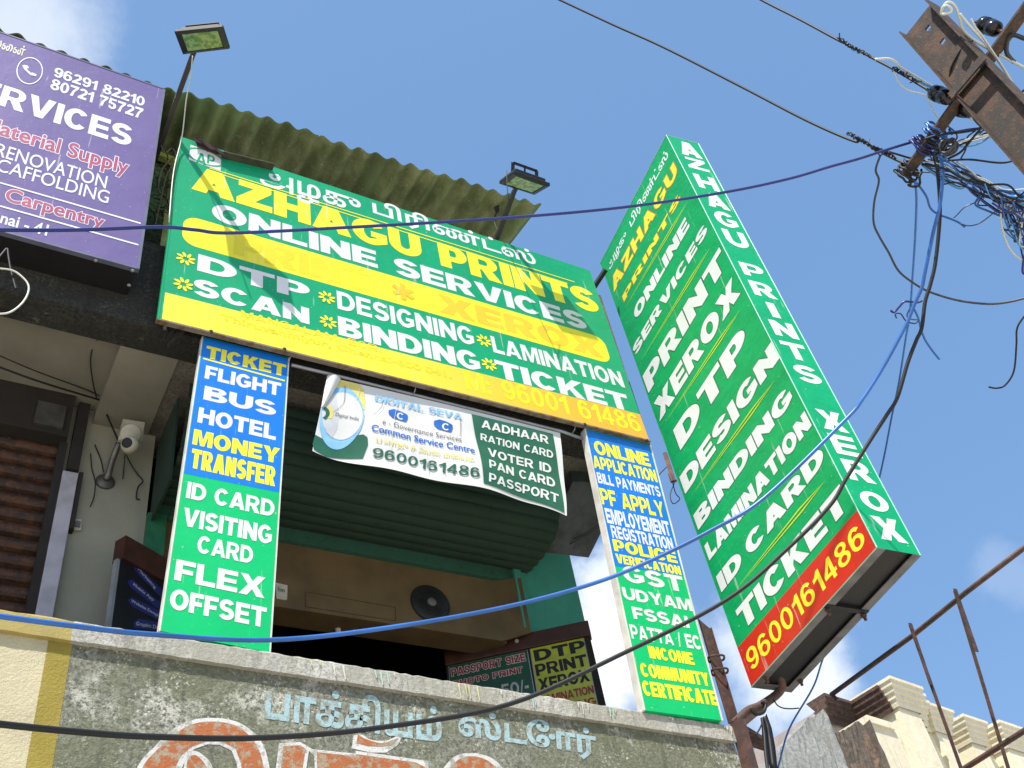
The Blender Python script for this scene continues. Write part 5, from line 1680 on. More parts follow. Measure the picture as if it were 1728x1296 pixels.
small = [
    ([zw6(240, 90), zw6(205, 200), zw6(228, 280), zw6(195, 430), zw6(190, 580), zw6(230, 680), zw6(300, 800), zw6(370, 930), zw6(480, 1020), zw6(600, 1085), zw6(800, 1145), zw6(1000, 1170), zw6(1150, 1160), zw6(1320, 1120)], .0058, 'wire_grey', 'dark grey cable looping down from the crossarm and out at the right edge'),
    ([zw5(310, 405), zw5(420, 405), zw5(500, 470), zw5(600, 530), zw5(700, 590), zw5(780, 630), zw5(830, 700), zw5(900, 770), zw5(980, 815), zw5(1100, 825)], .0062, 'wire_white', 'white wire running beside the upper insulator on the pole'),
    ([zw5(560, 530), zw5(700, 600), zw5(830, 660), zw5(950, 690), zw5(1040, 755), zw5(1150, 775), zw5(1400, 750)], .0062, 'wire_sky', 'light blue wire running past the upper insulator to the right edge'),
    ([zw5(770, 100), zw5(825, 85), zw5(830, 60), zw5(800, 40), zw5(772, 55), zw5(765, 100), zw5(785, 35), zw5(820, 15), zw5(862, 50), zw5(890, 130), zw5(910, 200), zw5(980, 270), zw5(1100, 340), zw5(1250, 420), zw5(1400, 500)], .0072, 'wire_white', 'thick white cable curled round the top of the steel pole'),
    ([zw5(890, 95), zw5(960, 180), zw5(1060, 290), zw5(1150, 410), zw5(1220, 520), zw5(1290, 630), zw5(1400, 700)], .0068, 'wire_white', 'white cable lying diagonally across the face of the steel pole'),
    ([zw5(968, 128), zw5(1000, 190), zw5(1040, 240), zw5(1110, 345), zw5(1160, 420), zw5(1210, 500)], .0045, 'wire_white', 'thin white wire ending on the upper face of the steel pole'),
    ([zw5(1400, 285), zw5(1328, 262), zw5(1260, 240), zw5(1220, 270), zw5(1208, 350), zw5(1235, 400), zw5(1262, 425)], .011, 'wire_grey', 'thick dark grey cable bent over the right side of the pole top'),
    ([zw5(300, 1010), zw5(430, 1045), zw5(600, 1092), zw5(750, 1100), zw5(950, 1090), zw5(1150, 1112), zw5(1250, 1100), zw5(1400, 1050)], .0055, 'wire_black', 'black wire crossing the lower end of the crossarm to the right edge'),
    ([zw5(640, 952), zw5(760, 918), zw5(900, 905), zw5(1020, 878), zw5(1100, 815), zw5(1180, 745), zw5(1270, 665), zw5(1400, 560)], .0052, 'wire_black', 'black wire rising from the crossarm coils across the steel pole'),
    ([zw5(810, 1085), zw5(900, 1035), zw5(980, 940), zw5(1060, 850), zw5(1150, 760), zw5(1200, 720), zw5(1290, 640)], .006, 'wire_black', 'black wire climbing from below the crossarm to the pole face'),
    ([zw5(895, 1085), zw5(930, 1020), zw5(940, 940), zw5(1000, 890)], .004, 'wire_black', 'short black wire loop just right of the crossarm coils'),
    ([zw5(820, 520), zw5(830, 460), zw5(870, 380), zw5(920, 310), zw5(980, 275)], .005, 'wire_black', 'black wire bowed across the punched end of the pole'),
    ([zw5(1040, 750), zw5(1080, 705), zw5(1140, 678), zw5(1220, 672), zw5(1290, 640)], .0045, 'wire_black', 'short black wire arching over the lower pole flange'),
    ([zw5(445, 490), zw5(470, 560), zw5(530, 615), zw5(620, 640), zw5(665, 660), zw5(690, 720), zw5(730, 790), zw5(790, 850), zw5(780, 905), zw5(700, 935), zw5(655, 985), zw5(665, 1050)], .0036, 'wire_white', 'thin pale wire dangling from the upper service cable to the crossarm'),
    ([zw5(790, 850), zw5(860, 905), zw5(868, 950), zw5(830, 970), zw5(770, 965)], .0042, 'wire_grey', 'grey wire end hooked beside the crossarm coils'),
    ([zw5(950, 735), zw5(1000, 830), zw5(1090, 910), zw5(1150, 980), zw5(1230, 1060), zw5(1300, 1110), zw5(1320, 1165)], .006, 'wire_grey', 'twisted grey wire falling diagonally at the right of the crossarm'),
    ([zw5(1060, 870), zw5(1120, 930), zw5(1190, 1030), zw5(1280, 1080), zw5(1400, 1150)], .0042, 'wire_black', 'thin black wire falling beside the twisted grey wire'),
    ([zw6(560, 150), zw6(700, 195), zw6(850, 245), zw6(950, 305), zw6(1100, 380), zw6(1200, 430), zw6(1340, 470)], .0062, 'wire_black', 'black cable at the core of the bundle leaving the crossarm to the right'),
    ([zw6(690, 150), zw6(800, 225), zw6(900, 275), zw6(1000, 330), zw6(1120, 385), zw6(1340, 410)], .0075, 'wire_sky', 'light blue cable in the bundle leaving the crossarm to the right'),
    ([zw6(720, 180), zw6(830, 250), zw6(930, 300), zw6(1030, 345), zw6(1110, 350), zw6(1220, 370), zw6(1340, 410)], .006, 'wire_blue', 'mid blue cable twisted through the bundle right of the crossarm'),
    ([zw6(790, 140), zw6(870, 190), zw6(950, 262), zw6(1060, 320), zw6(1170, 412), zw6(1340, 400)], .0048, 'wire_white', 'white cable on top of the bundle right of the crossarm'),
    ([zw6(700, 225), zw6(800, 265), zw6(870, 330), zw6(960, 405), zw6(1080, 490), zw6(1180, 560), zw6(1340, 640)], .005, 'wire_black', 'black wire sagging below the bundle right of the crossarm'),
    ([zw6(845, 290), zw6(900, 365), zw6(990, 430), zw6(1110, 510), zw6(1340, 490)], .004, 'wire_navy', 'navy wire under the bundle right of the crossarm'),
    ([zw6(1340, 425), zw6(1230, 430), zw6(1150, 430), zw6(1115, 470), zw6(1130, 530), zw6(1180, 575), zw6(1170, 620)], .0062, 'wire_grey', 'dark grey cable hooked back at the right edge below the bundle'),
    ([zw6(1118, 450), zw6(1112, 550), zw6(1130, 660), zw6(1170, 760), zw6(1230, 830), zw6(1340, 890)], .0055, 'wire_white', 'pale cable drooping in a wide loop at the right edge'),
    ([zw6(1195, 425), zw6(1225, 510), zw6(1270, 580), zw6(1340, 650)], .0065, 'wire_blue', 'short blue cable dropping from the hooked grey cable'),
    ([zw6(1135, 632), zw6(1210, 650), zw6(1240, 700), zw6(1210, 715), zw6(1230, 610), zw6(1290, 470)], .0055, 'wire_grey', 'grey wire tied in a knot at the right edge'),
    ([zw6(1270, 690), zw6(1290, 780), zw6(1272, 880), zw6(1275, 950), zw6(1340, 950)], .006, 'wire_navy', 'short navy cable end hanging down at the right edge'),
    ([zw6(500, 290), zw6(570, 390), zw6(600, 475), zw6(655, 520), zw6(760, 560), zw6(820, 590), zw6(850, 615)], .0058, 'wire_blue', 'blue cable tail hanging from the ring under the crossarm'),
    ([zw6(770, 548), zw6(800, 520), zw6(850, 470), zw6(940, 425), zw6(950, 370), zw6(925, 330)], .003, 'wire_navy', 'thin navy wire from the blue tail up to the bundle'),
    ([zw6(820, 590), zw6(880, 605), zw6(960, 585), zw6(1060, 510), zw6(1110, 460)], .003, 'wire_grey', 'thin grey wire from the blue tail to the right edge bundle'),
    ([zw6(520, 215), zw6(600, 220), zw6(680, 218)], .003, 'wire_grey', 'short straight tie wire under the crossarm'),
    ([zw7(1130, 170), zw7(1080, 250), zw7(1075, 350), zw7(1060, 500), zw7(1010, 580), zw7(960, 597), zw7(915, 590)], .0048, 'wire_black', 'curled black wire end in the sky below the bundle'),
    ([zw7(350, 150), zw7(372, 160), zw7(400, 130), zw7(430, 100), zw7(470, 100), zw7(500, 105), zw7(533, 95)], .0058, 'wire_navy', 'navy tie knotted round the hanging blue cables'),
    ([zw7(385, 195), zw7(378, 170), zw7(410, 170), zw7(440, 210), zw7(490, 225), zw7(508, 205), zw7(470, 200), zw7(445, 180), zw7(460, 140)], .0034, 'wire_black', 'thin black wire looped below the navy knot'),
    ([zw7(465, 110), zw7(490, 150), zw7(512, 200), zw7(525, 255), zw7(550, 320), zw7(590, 380), zw7(632, 432)], .0055, 'wire_blue', 'blue cable end pointing down to the right below the navy knot'),
]
for i, (pts, r, mt, lab) in enumerate(small):
    nr_ = -.24 if ' pole' in lab and 'insulator' not in lab else 0
    cable(run(pts, CD - .1 + nr_ + .012 * (i % 11), CD - .06 + nr_ + .012 * ((i * 7) % 11)), r * .93, M[mt], lab, step=6)
# the dense nest that nobody could tell apart, wire by wire
rnd = random.Random(21)
nest = [[(560, 150), (700, 195), (850, 245), (1000, 320), (1150, 410), (1360, 450)], [(640, 60), (760, 170), (880, 250), (1010, 330), (1120, 430), (1190, 560), (1290, 640)],
        [(1090, 420), (1170, 470), (1240, 540), (1300, 610), (1380, 640)], [(1110, 480), (1190, 540), (1230, 640), (1280, 720), (1300, 820)], [(700, 40), (860, 0), (1020, -50), (1180, -110), (1380, -160)],
        [(1000, 330), (1080, 400), (1200, 440), (1360, 520)], [(930, 330), (950, 400), (930, 440), (1010, 480), (1130, 520), (1250, 590)]]
nest += [[(560, 60), (720, 20), (900, -20), (1100, -120), (1380, -260)], [(620, 100), (700, 260), (820, 330), (1000, 380), (1180, 400), (1380, 330)], [(860, 230), (1000, 270), (1150, 340), (1290, 380), (1390, 330)],
         [(1150, 430), (1120, 560), (1190, 700), (1290, 760), (1390, 700)], [(1060, 350), (1150, 520), (1200, 480), (1270, 560), (1250, 700), (1300, 780)], [(520, 130), (640, 240), (800, 300), (900, 260), (1040, 330), (1390, 560)]]
for k in range(44):
    base_ = nest[k % len(nest)]
    sp_ = 30 if k % len(nest) in (0, 1, 5) else 42
    pts = [zw6(x + rnd.uniform(-sp_, sp_), y + rnd.uniform(-sp_, sp_)) for x, y in base_]
    cable(run(pts, CD - .16 + .006 * k, CD - .05 + .005 * ((k * 5) % 40)), rnd.choice((.0026, .0034, .0042, .005)), M[('wire_black', 'wire_sky', 'wire_grey', 'wire_blue', 'wire_black', 'wire_white', 'wire_navy')[(k * 3 + k // 7) % 7]],
          'thin wire in the dense nest at the right edge beside the crossarm', group='nest of wires right of the crossarm', step=5)
# coils wound round the crossarm


def coil(c, axis, R_, turns, r, mat, label, wob=.3):
    axis = Vector(axis).normalized()
    x = axis.cross(Vector((0, 0, 1))).normalized()
    y = axis.cross(x)
    pts = []
    n = int(turns * 14)
    for i in range(n + 1):
        a = i * 2 * math.pi / 14
        rr_ = R_ * (1 + wob * (.5 - random.random()) * .5)
        pts.append(Vector(c) + axis * (.012 * i / 14 * 1.6 + random.uniform(-.006, .006)) + x * math.cos(a) * rr_ + y * math.sin(a) * rr_)
    mb = MB()
    mb.tube(spline(pts, 2), r, 6)
    solo(mb, 'cable_coil', mat, label, 'cable coil', None, True)


ccp = at(*zw5(690, 930), 0, 3.48)
coil(ccp + Vector((0, .02, 0)), (0, 1, .02), .05, 3, .006, M['wire_navy'], 'navy cable wound round the crossarm', .9)
coil(ccp + Vector((0, -.06, -.01)), (.05, 1, .02), .052, 3, .0055, M['wire_blue'], 'mid blue cable wound round the crossarm', .9)
coil(ccp + Vector((.02, -.03, -.03)), (.1, 1, .1), .058, 4, .0055, M['wire_black'], 'black cable wound loosely round the middle of the crossarm', 1.)
coil(at(*zw5(800, 985), 0, 3.46), (1, .3, .2), .035, 3, .0058, M['wire_grey'], 'small coil of grey cable hanging just right of the crossarm')
coil(at(*zw5(575, 1130), 0, 3.46), (0, 1, .02), .05, 4, .0055, M['wire_black'], 'black wire wound round the lower tip of the crossarm')
rc = at(*zw6(490, 268), 0, 3.46)
mb = MB()
mb.tube([rc + Vector((.012 * math.sin(k), .036 * math.cos(k * math.pi / 9), .036 * math.sin(k * math.pi / 9))) for k in range(19)], .006, 7)
solo(mb, 'cable_ring', M['wire_black'], 'black ring of cable hanging under the tip of the crossarm', 'cable ring', None, True)
# spliced lumps on the service cables
for (pts, lab) in (([zw5(120, 910), zw5(200, 950), zw5(290, 1005), zw5(330, 1030)], 'thin wire wrapped along the lower service cable near the crossarm'), ([zw5(60, 265), zw5(150, 320), zw5(280, 385)], 'thin wire wrapped along the upper service cable left of the insulator'), ([zw5(300, 1010), zw5(380, 1040), zw5(450, 1080)], 'wire lashing at the end of the lower service cable'), ([zw5(430, 465), zw5(500, 500), zw5(600, 560)], 'wire lashing on the upper service cable beside the insulator')):
    sp = spline(run(pts, 5.42, 5.4), 44)
    mb = MB()
    hel = []
    for i, p in enumerate(sp):
        a = i * (1.05 + .25 * math.sin(i * .37))
        hel.append(p + Vector((.3, math.cos(a), math.sin(a))) * (.0075 + .005 * random.random() ** 2))
    mb.tube(hel, .0028, 5)
    for k in range(4):
        p = random.choice(sp)
        mb.tube([p, p + Vector((random.uniform(-.02, .02), random.uniform(-.03, .03), random.uniform(-.05, .05)))], .003, 5)
    solo(mb, 'binding_wire', M['wire_black'], lab, 'binding wire')

# small wires on the facade
fac = [
    ([onY(-10, 522, 4.3), onY(60, 532, 4.3), onY(170, 555, 4.32), onY(215, 554, 4.34)], .004, 'wire_black', 'thin black wire along the grey soffit below the purple sign'),
    ([onY(180, 557, 4.33), onY(160, 580, 4.5), onY(153, 605, 4.6), onY(156, 640, 4.75), onY(163, 672, 4.9)], .004, 'wire_black', 'black wire dropping across the soffit to the pilaster'),
    ([onY(-10, 596, 4.6), onY(60, 626, 4.7), onY(165, 666, 4.9), onY(222, 702, 4.98)], .004, 'wire_black', 'upper of two black wires running to the pilaster top'),
    ([onY(-10, 616, 4.6), onY(70, 645, 4.7), onY(165, 674, 4.9), onY(180, 680, 4.95)], .006, 'wire_black', 'lower of two black wires running to the pilaster top'),
    ([onY(178, 695, 4.95), onY(190, 722, 4.93), onY(200, 745, 4.88)], .006, 'wire_black', 'black lead from the pilaster corner to the camera box'),
    ([onY(160, 750, 5.03), onY(170, 775, 5.04), onY(175, 797, 5.03)], .0035, 'wire_black', 'thin black wire behind the camera pipe flange'),
    ([onY(153, 765, 5.03), onY(155, 790, 5.04), onY(161, 815, 5.03), onY(158, 840, 5.04), onY(152, 855, 5.04)], .003, 'wire_black', 'thin black wire trailing down the pilaster'),
    ([onY(211, 766, 5.0), onY(209, 790, 5.03), onY(207, 808, 5.04)], .003, 'wire_black', 'short black wire hanging straight under the camera'),
    ([onY(213, 768, 5.0), onY(222, 785, 5.02), onY(232, 800, 5.03), onY(241, 812, 5.03), onY(233, 822, 5.03), onY(230, 840, 5.04), onY(236, 843, 5.04)], .004, 'wire_black', 'black camera lead bending to the right edge of the pilaster'),
    ([onY(-10, 445, 3.98), onY(4, 428, 3.98), onY(12, 420, 3.98), onY(14, 432, 3.98), onY(18, 455, 3.98), onY(24, 478, 3.98), onY(27, 488, 3.98)], .0065, 'wire_black', 'black cable end hanging below the purple sign'),
    ([onY(-12, 448, 3.96), onY(-10, 452, 3.96), onY(20, 456, 3.96), onY(38, 468, 3.96), onY(48, 482, 3.96), onY(46, 498, 3.96), onY(34, 515, 3.96), onY(14, 528, 3.96), onY(-12, 530, 3.96)], .0052, 'wire_white', 'white cable looping out below the purple sign'),
    ([onY(325, 95, 3.4), onY(321, 130, 3.6), onY(314, 170, 3.8), onY(307, 230, 4.0), onY(293, 290, 4.03), onY(285, 375, 4.03)], .0042, 'wire_white', 'thin pale lead dropping from the left floodlight past the green sign edge'),
    ([onY(960, 916, 5.0), onY(972, 908, 4.9), onY(985, 902, 4.85), onY(1000, 893, 4.7), onY(1014, 884, 4.5)], .0035, 'wire_black', 'upper thin wire crossing the sky gap behind the right pillar sign'),
    ([onY(955, 922, 5.0), onY(975, 911, 4.9), onY(990, 903, 4.85), onY(1002, 896, 4.7), onY(1015, 887, 4.5)], .003, 'wire_black', 'lower thin wire crossing the sky gap behind the right pillar sign'),
    ([onY(1108, 806, 4.3), onY(1118, 795, 4.3), onY(1128, 788, 4.28), onY(1134, 810, 4.26), onY(1140, 832, 4.25), onY(1147, 842, 4.25), onY(1136, 850, 4.25), onY(1131, 835, 4.25), onY(1138, 815, 4.25)], .0035, 'wire_black', 'black wire loop under the fascia end beside the box sign'),
    ([onY(855, 288, 3.5), onY(857, 330, 3.55), onY(862, 345, 3.6), onY(850, 362, 3.8), onY(838, 372, 4.0)], .004, 'wire_black', 'black lead hanging from the right floodlight'),
    ([onY(270, 240, 4.2), onY(278, 258, 4.15), onY(290, 250, 4.15), onY(296, 262, 4.15), onY(282, 275, 4.15), onY(272, 290, 4.16), onY(268, 320, 4.2), onY(280, 330, 4.2)], .0045, 'wire_tan', 'tan twine tangled at the foot of the left floodlight arm'),
    ([onY(266, 262, 4.2), onY(276, 268, 4.15), onY(288, 280, 4.15), onY(280, 300, 4.15), onY(270, 345, 4.2), onY(262, 380, 4.2)], .004, 'wire_tan', 'tan twine trailing down the mossy wall'),
    ([onY(835, 340, 4.1), onY(840, 352, 4.1), onY(834, 372, 4.1), onY(842, 395, 4.1)], .006, 'wire_black', 'bundle of black lead at the foot of the right floodlight arm'),
]
for pts, r, mt, lab in fac: cable(pts, r, M[mt], lab, step=6)
mb = MB()
p = onY(838, 352, 4.12)
mb.lathe(p + Vector((0, 0, .09)), (0, 0, -1), [(0, .02), (.01, .035), (.05, .03), (.07, .022), (.13, .018)], 12)
solo(mb, 'cable_gland', M['black'], 'black cable gland on the roof edge beside the right floodlight arm', 'gland', None, True)

# ================================================================== steel pole with crossarm
PO = thing('utility_pole', (3.33, .76, 0), 'rusty steel girder utility pole with a slanting crossarm and tangled wires', 'utility pole')
x_ = 3.33
y0_, y1_, zt_ = .69, .868, 5.90
mb = MB()
# web with two square holes near the top: built as strips round the holes
hy = [(.730, .752), (.790, .812)]
hz = [(5.80, 5.826), (5.745, 5.771)]
wy0, wy1 = y0_ + .006, y1_ - .006
holes = [[(wy0, 0)]]
loops = [[(x_, wy0, 0), (x_, wy1, 0), (x_, wy1, zt_), (x_, wy0, zt_)]]
hc = [onY(*zw5(672, 192), 0.8), onY(*zw5(770, 283), 0.8)]
for c in ((672, 192), (772, 283)):
    p = at(*zw5(*c), 0, x_)
    s_ = .013
    loops.append([(x_, p.y - s_, p.z - s_), (x_, p.y + s_, p.z - s_), (x_, p.y + s_, p.z + s_), (x_, p.y - s_, p.z + s_)])
mb.poly(loops)
mb.poly([[(x + .01, y, z) for x, y, z in lp] for lp in loops])
for lp in loops:
    for i in range(4):
        a, b = Vector(lp[i]), Vector(lp[(i + 1) % 4])
        mb.face([a, b, b + Vector((.01, 0, 0)), a + Vector((.01, 0, 0))])
mb.build('web', M['rust_pole'], PO, PO)
for ya in (y0_, y1_ - .006):
    MB().box(x_ - .045, x_ + .055, ya, ya + .0058, 0, zt_ + (.012 if ya == y0_ else .0)).build('flange', M['rust_pole'], PO, PO)
mb = MB()
zc_ = at(*zw5(930, 420), 0, x_ - .05).z
mb.box(x_ - .012, x_ - .004, y0_ + .008, y1_ - .008, zc_ - .06, zc_ + .16)
mb.box(x_ - .055, x_ - .046, y0_ - .01, y1_ + .012, zc_ - .09, zc_ - .05)
mb.build('clamp_plate', M['rust_pole'], PO, PO)
a0, a1 = at(1532, 290, 0, 3.47), at(1760, -25, 0, 3.47)
d_ = (a1 - a0).normalized()
mb = MB()
mb.bar(a0 - d_ * .02, a1, .012, .06, Vector((1, 0, 0)))
mb.bar(a0 - d_ * .02 + Vector((.025, 0, .026)), a1 + Vector((.025, 0, .026)), .05, .01, Vector((0, 0, 1)))
mb.build('crossarm', M['rust_pole'], PO, PO)


def insulator(c, axis, L, R_):
    mb = MB()
    mb.lathe(c, axis, [(0, R_ * .55), (L * .12, R_ * .6), (L * .16, R_), (L * .4, R_ * 1.05), (L * .45, R_ * .75), (L * .55, R_ * .75), (L * .6, R_ * 1.05), (L * .9, R_ * .95), (L, R_ * .5)], 18)
    o = mb.build('insulator', M['insul'], PO, PO, smooth=True)
    mb = MB()
    mb.tube([Vector(c) - Vector(axis) * .03, Vector(c) + Vector(axis) * (L + .05)], .007, 8)
    mb.build('pin', M['rust'], o, PO)


ia = (at(*zw5(820, 665), 0, 3.40) - at(*zw5(700, 620), 0, 3.40)).normalized()
insulator(at(*zw5(695, 625), 0, 3.40), ia, .135, .036)
ia = (at(*zw5(1170, 205), 0, 3.45) - at(*zw5(1020, 150), 0, 3.45)).normalized()
insulator(at(*zw5(1025, 158), 0, 3.45), ia, .13, .036)
ia = (at(*zw5(980, 775), 0, 3.52) - at(*zw5(870, 760), 0, 3.52)).normalized()
insulator(at(*zw5(865, 735), 0, 3.52), ia, .10, .04)

# ================================================================== iron post and support pipe by the box sign
IP = thing('iron_post', (4.15, 4.15, 2.6), 'rusty angle iron post at the right end of the parapet beside the box sign', 'post')
pa, pb_ = onY(1188, 1052, 4.22), onY(1238, 1222, 4.22)
mb = MB()
dv = (pa - pb_)
mb.slab([pb_ + Vector((-.035, 0, 0)), pb_ + Vector((.035, .0, 0)), pa + Vector((.035, .0, -.03)), pa + Vector((-.035, 0, .03))], Vector((0, .006, 0)))
mb.slab([pb_ + Vector((.036, -.012, 0)), pb_ + Vector((.042, -.012, 0)), pa + Vector((.042, -.012, -.03)), pa + Vector((.036, -.012, -.03))], Vector((0, .055, 0)))
mb.build('upper_angle', M['rust_pipe'], IP, IP)
for c in ((1208, 1112), (1214, 1134)):
    p = onY(*c, 4.22)
    mb = MB()
    mb.tube([p + Vector((.055 * math.cos(k * math.pi / 8), -.004 + .045 * math.sin(k * math.pi / 8), .004 * math.sin(k))) for k in range(17)], .007, 6)
    mb.build('wire_band', M['rust'], IP, IP)
qa, qb = onY(1250, 1212, 4.06), onY(1287, 1345, 4.06)
mb = MB()
mb.slab([qb + Vector((-.03, 0, 0)), qb + Vector((.03, 0, 0)), qa + Vector((.03, 0, 0)), qa + Vector((-.03, 0, 0))], Vector((0, .008, 0)))
mb.slab([qb + Vector((-.036, -.01, 0)), qb + Vector((-.0302, -.01, 0)), qa + Vector((-.0302, -.01, 0)), qa + Vector((-.036, -.01, 0))], Vector((0, .07, 0)))
mb.build('lower_channel', M['rust_pipe'], IP, IP)
mb = MB()
s0, s1, s2 = onY(1238, 1222, 4.1), onY(1285, 1190, 4.08), onY(1318, 1163, 4.05)
mb.tube(spline([s0, onY(1262, 1200, 4.09), s1, s2, q00 + uX * .14 + din * .12 + vX * .05], 6), .026, 12)
solo(mb, 'support_pipe', M['rust_pipe'], 'bent rusty pipe carrying the lower corner of the box sign', 'pipe', None, True)
mb = MB()
mb.bar(onY(1245, 1225, 4.2), onY(1300, 1180, 4.12), .012, .05)
mb.bar(onY(1255, 1232, 4.2), onY(1288, 1252, 4.3), .05, .03)
mb.bar(onY(1240, 1245, 4.25), onY(1292, 1262, 4.25), .04, .02)
solo(mb, 'iron_brace', M['rust'], 'short rusty iron braces behind the iron post', 'brace')
mb = MB()
for pts, r in (([(1268, 1195), (1275, 1205), (1288, 1202), (1292, 1190), (1285, 1184)], .010), ([(1305, 1180), (1312, 1190), (1322, 1195), (1336, 1196), (1348, 1195)], .004), ([(1288, 1215), (1283, 1228), (1276, 1240)], .005), ([(1290, 1210), (1296, 1228), (1300, 1255), (1305, 1296)], .012), ([(1286, 1212), (1290, 1240), (1292, 1270), (1297, 1310)], .010)):
    mb.tube(spline([onY(*p, 4.05) for p in pts], 6), r, 7)
solo(mb, 'cable_bundle', M['wire_black'], 'black cables lashed to the pipe and hanging behind the iron post', 'cable bundle', None, True)
mb = MB()
rg = [(1285, 1222), (1293, 1205), (1302, 1230), (1308, 1262), (1312, 1300), (1300, 1300), (1292, 1270), (1286, 1245)]
mb.poly([[onY(*p, 4.09) for p in rg]])
mb.poly([[onY(*p, 4.10) + Vector((.004, 0, .004)) for p in rg]])
solo(mb, 'black_cloth', M['black'], 'limp black plastic strip hanging behind the iron post', 'strip')
# bracket arm at the top of the box sign
mb = MB()
mb.bar(onY(1000, 488, 4.22), onY(1022, 455, 4.05), .035, .03)
solo(mb, 'iron_bracket', M['black'], 'dark iron bracket joining the box sign to the wall top', 'bracket')
mb = MB()
mb.bar(onY(1122, 765, 4.25), onY(1137, 812, 4.22), .03, .02)
mb.tube([onY(1130, 800, 4.2), onY(1134, 813, 4.18), onY(1140, 811, 4.18)], .012, 8)
solo(mb, 'iron_hook', M['rust'], 'rusty iron hook under the fascia end beside the box sign', 'hook')

# ================================================================== rusty hoarding frame
FR = thing('hoarding_frame', (5.6, 3.7, 3.4), 'empty rusty pipe hoarding frame in front of the cream building', 'frame')
X5 = 5.6
ff = lambda px, py: at(px, py, 0, X5)
zg = zm(1380, 860, 2.9713)
mb = MB()
mb.tube([ff(*zg(68, 928)), ff(*zg(480, 628)), ff(*zg(740, 418)), ff(*zg(1120, 125))], .017, 12)
mb.tube([ff(*zg(68, 928)), ff(*zg(85, 940)), ff(*zg(98, 956))], .013, 10)
mb.build('rail', M['rust_pipe'], FR, FR, smooth=True)
mb = MB()
mb.tube([ff(*zg(600, 1390)), ff(*zg(745, 1292)), ff(*zg(1034, 1110)), ff(*zg(1160, 1030))], .017, 12)
mb.build('rail', M['rust_pipe'], FR, FR, smooth=True)
for a, b, c in (((475, 572), (580, 880), (760, 1370)), ((700, 400), (810, 715), (1000, 1390))):
    p, q, r_ = ff(*zg(*a)), ff(*zg(*b)), ff(*zg(*c))
    mb = MB()
    off = Vector((-.022, 0, 0))
    mb.bar(p + off, q + off, .006, .03, Vector((1, 0, 0)))
    mb.bar(p + off + Vector((.012, .014, 0)), r_ + off + Vector((.012, .014, 0)), .022, .007, Vector((1, 0, 0)))
    mb.build('upright', M['rust_pipe'], FR, FR)

# ================================================================== cream building with stepped cornice
WB = thing('cream_building', (11.5, 8.5, 0), 'cream painted building with stepped moulded cornices behind the rusty frame', 'building')
c0 = onY(1497, 1152, 7.)
zc0 = c0.z
dirX = Vector((.985, .17, 0)).normalized()
nX = Vector((.17, -.985, 0)).normalized()       # outward
MOULD = [(.0, .10), (-.035, .10), (-.04, .085), (-.09, .08), (-.10, .06), (-.15, .055), (-.16, .035), (-.215, .03), (-.22, .012), (-.26, .01), (-.30, .0)]


def cornice(path, name, mat, ztop):
    """moulding swept along a plan path"""
    mb = MB()
    n = len(path)
    rings = []
    for i, p in enumerate(path):
        p = Vector(p)
        t0 = (p - Vector(path[i - 1])).normalized() if i else None
        t1 = (Vector(path[i + 1]) - p).normalized() if i < n - 1 else None
        o0 = Vector((t0.y, -t0.x, 0)) if t0 else None
        o1 = Vector((t1.y, -t1.x, 0)) if t1 else None
        if o0 is None: m_ = o1
        elif o1 is None: m_ = o0
        else:
            m_ = (o0 + o1)
            m_ = m_ / max(.3, m_.dot(o0))
        b = len(mb.v)
        for dz, out in MOULD: mb.v.append(Vector((p.x, p.y, ztop + dz)) + m_ * (out + .02))
        mb.v.append(Vector((p.x, p.y, ztop)) - m_ * .15)
        rings.append(b)
    k = len(MOULD)
    for i in range(n - 1):
        for j in range(k - 1):
            mb.f.append((rings[i] + j, rings[i + 1] + j, rings[i + 1] + j + 1, rings[i] + j + 1)); mb.m.append(0)
        mb.f.append((rings[i] + k, rings[i + 1] + k, rings[i + 1], rings[i])); mb.m.append(0)
    for r_ in (rings[0], rings[-1]):
        mb.f.append(tuple(r_ + j for j in range(k)) + (r_ + k,)); mb.m.append(0)
    return mb.build(name, mat, WB, WB)


o = Vector((c0.x, c0.y, 0))
back = Vector((-.17, .985, 0)).normalized()
P_ = lambda s, d: o + dirX * s + back * d
# plan: stepped bays
plan = [P_(0, .50), P_(0, 0), P_(.40, 0), P_(.40, .09), P_(.58, .09), P_(.58, .18), P_(.78, .18), P_(.78, .25), P_(1.0, .25), P_(1.0, .2), P_(1.32, .2), P_(1.32, .62), P_(1.75, .62), P_(1.75, .2), P_(2.05, .2), P_(2.05, .3), P_(2.4, .3), P_(2.4, .1), P_(3.2, .1), P_(3.2, .5), P_(7, .5)]
cornice(plan, 'cornice', M['wb'], zc0)
mb = MB()
for a, b in zip(plan, plan[1:]):
    mb.face([a, b, b + Vector((0, 0, zc0 - .12)), a + Vector((0, 0, zc0 - .12))])
mb.face([P_(7, .5), P_(7, 5), P_(7, 5) + Vector((0, 0, zc0 - .12)), P_(7, .5) + Vector((0, 0, zc0 - .12))])
mb.face([P_(0, .5) + Vector((0, 0, zc0 - .13)), P_(0, 5) + Vector((0, 0, zc0 - .13)), P_(7, 5) + Vector((0, 0, zc0 - .13)), P_(7, .5) + Vector((0, 0, zc0 - .13))])
mb.build('wall', M['wb'], WB, WB)
cornice([P_(-.62, .55), P_(-.02, .55), P_(-.02, .05)], 'side_cornice', M['wb_dark'], zc0 - .03)  # side cornice coloured a darker brown than the front mouldings
mb = MB()
mb.face([P_(-.6, .57), P_(0, .57), P_(0, .57) + Vector((0, 0, zc0 - .15)), P_(-.6, .57) + Vector((0, 0, zc0 - .15))])
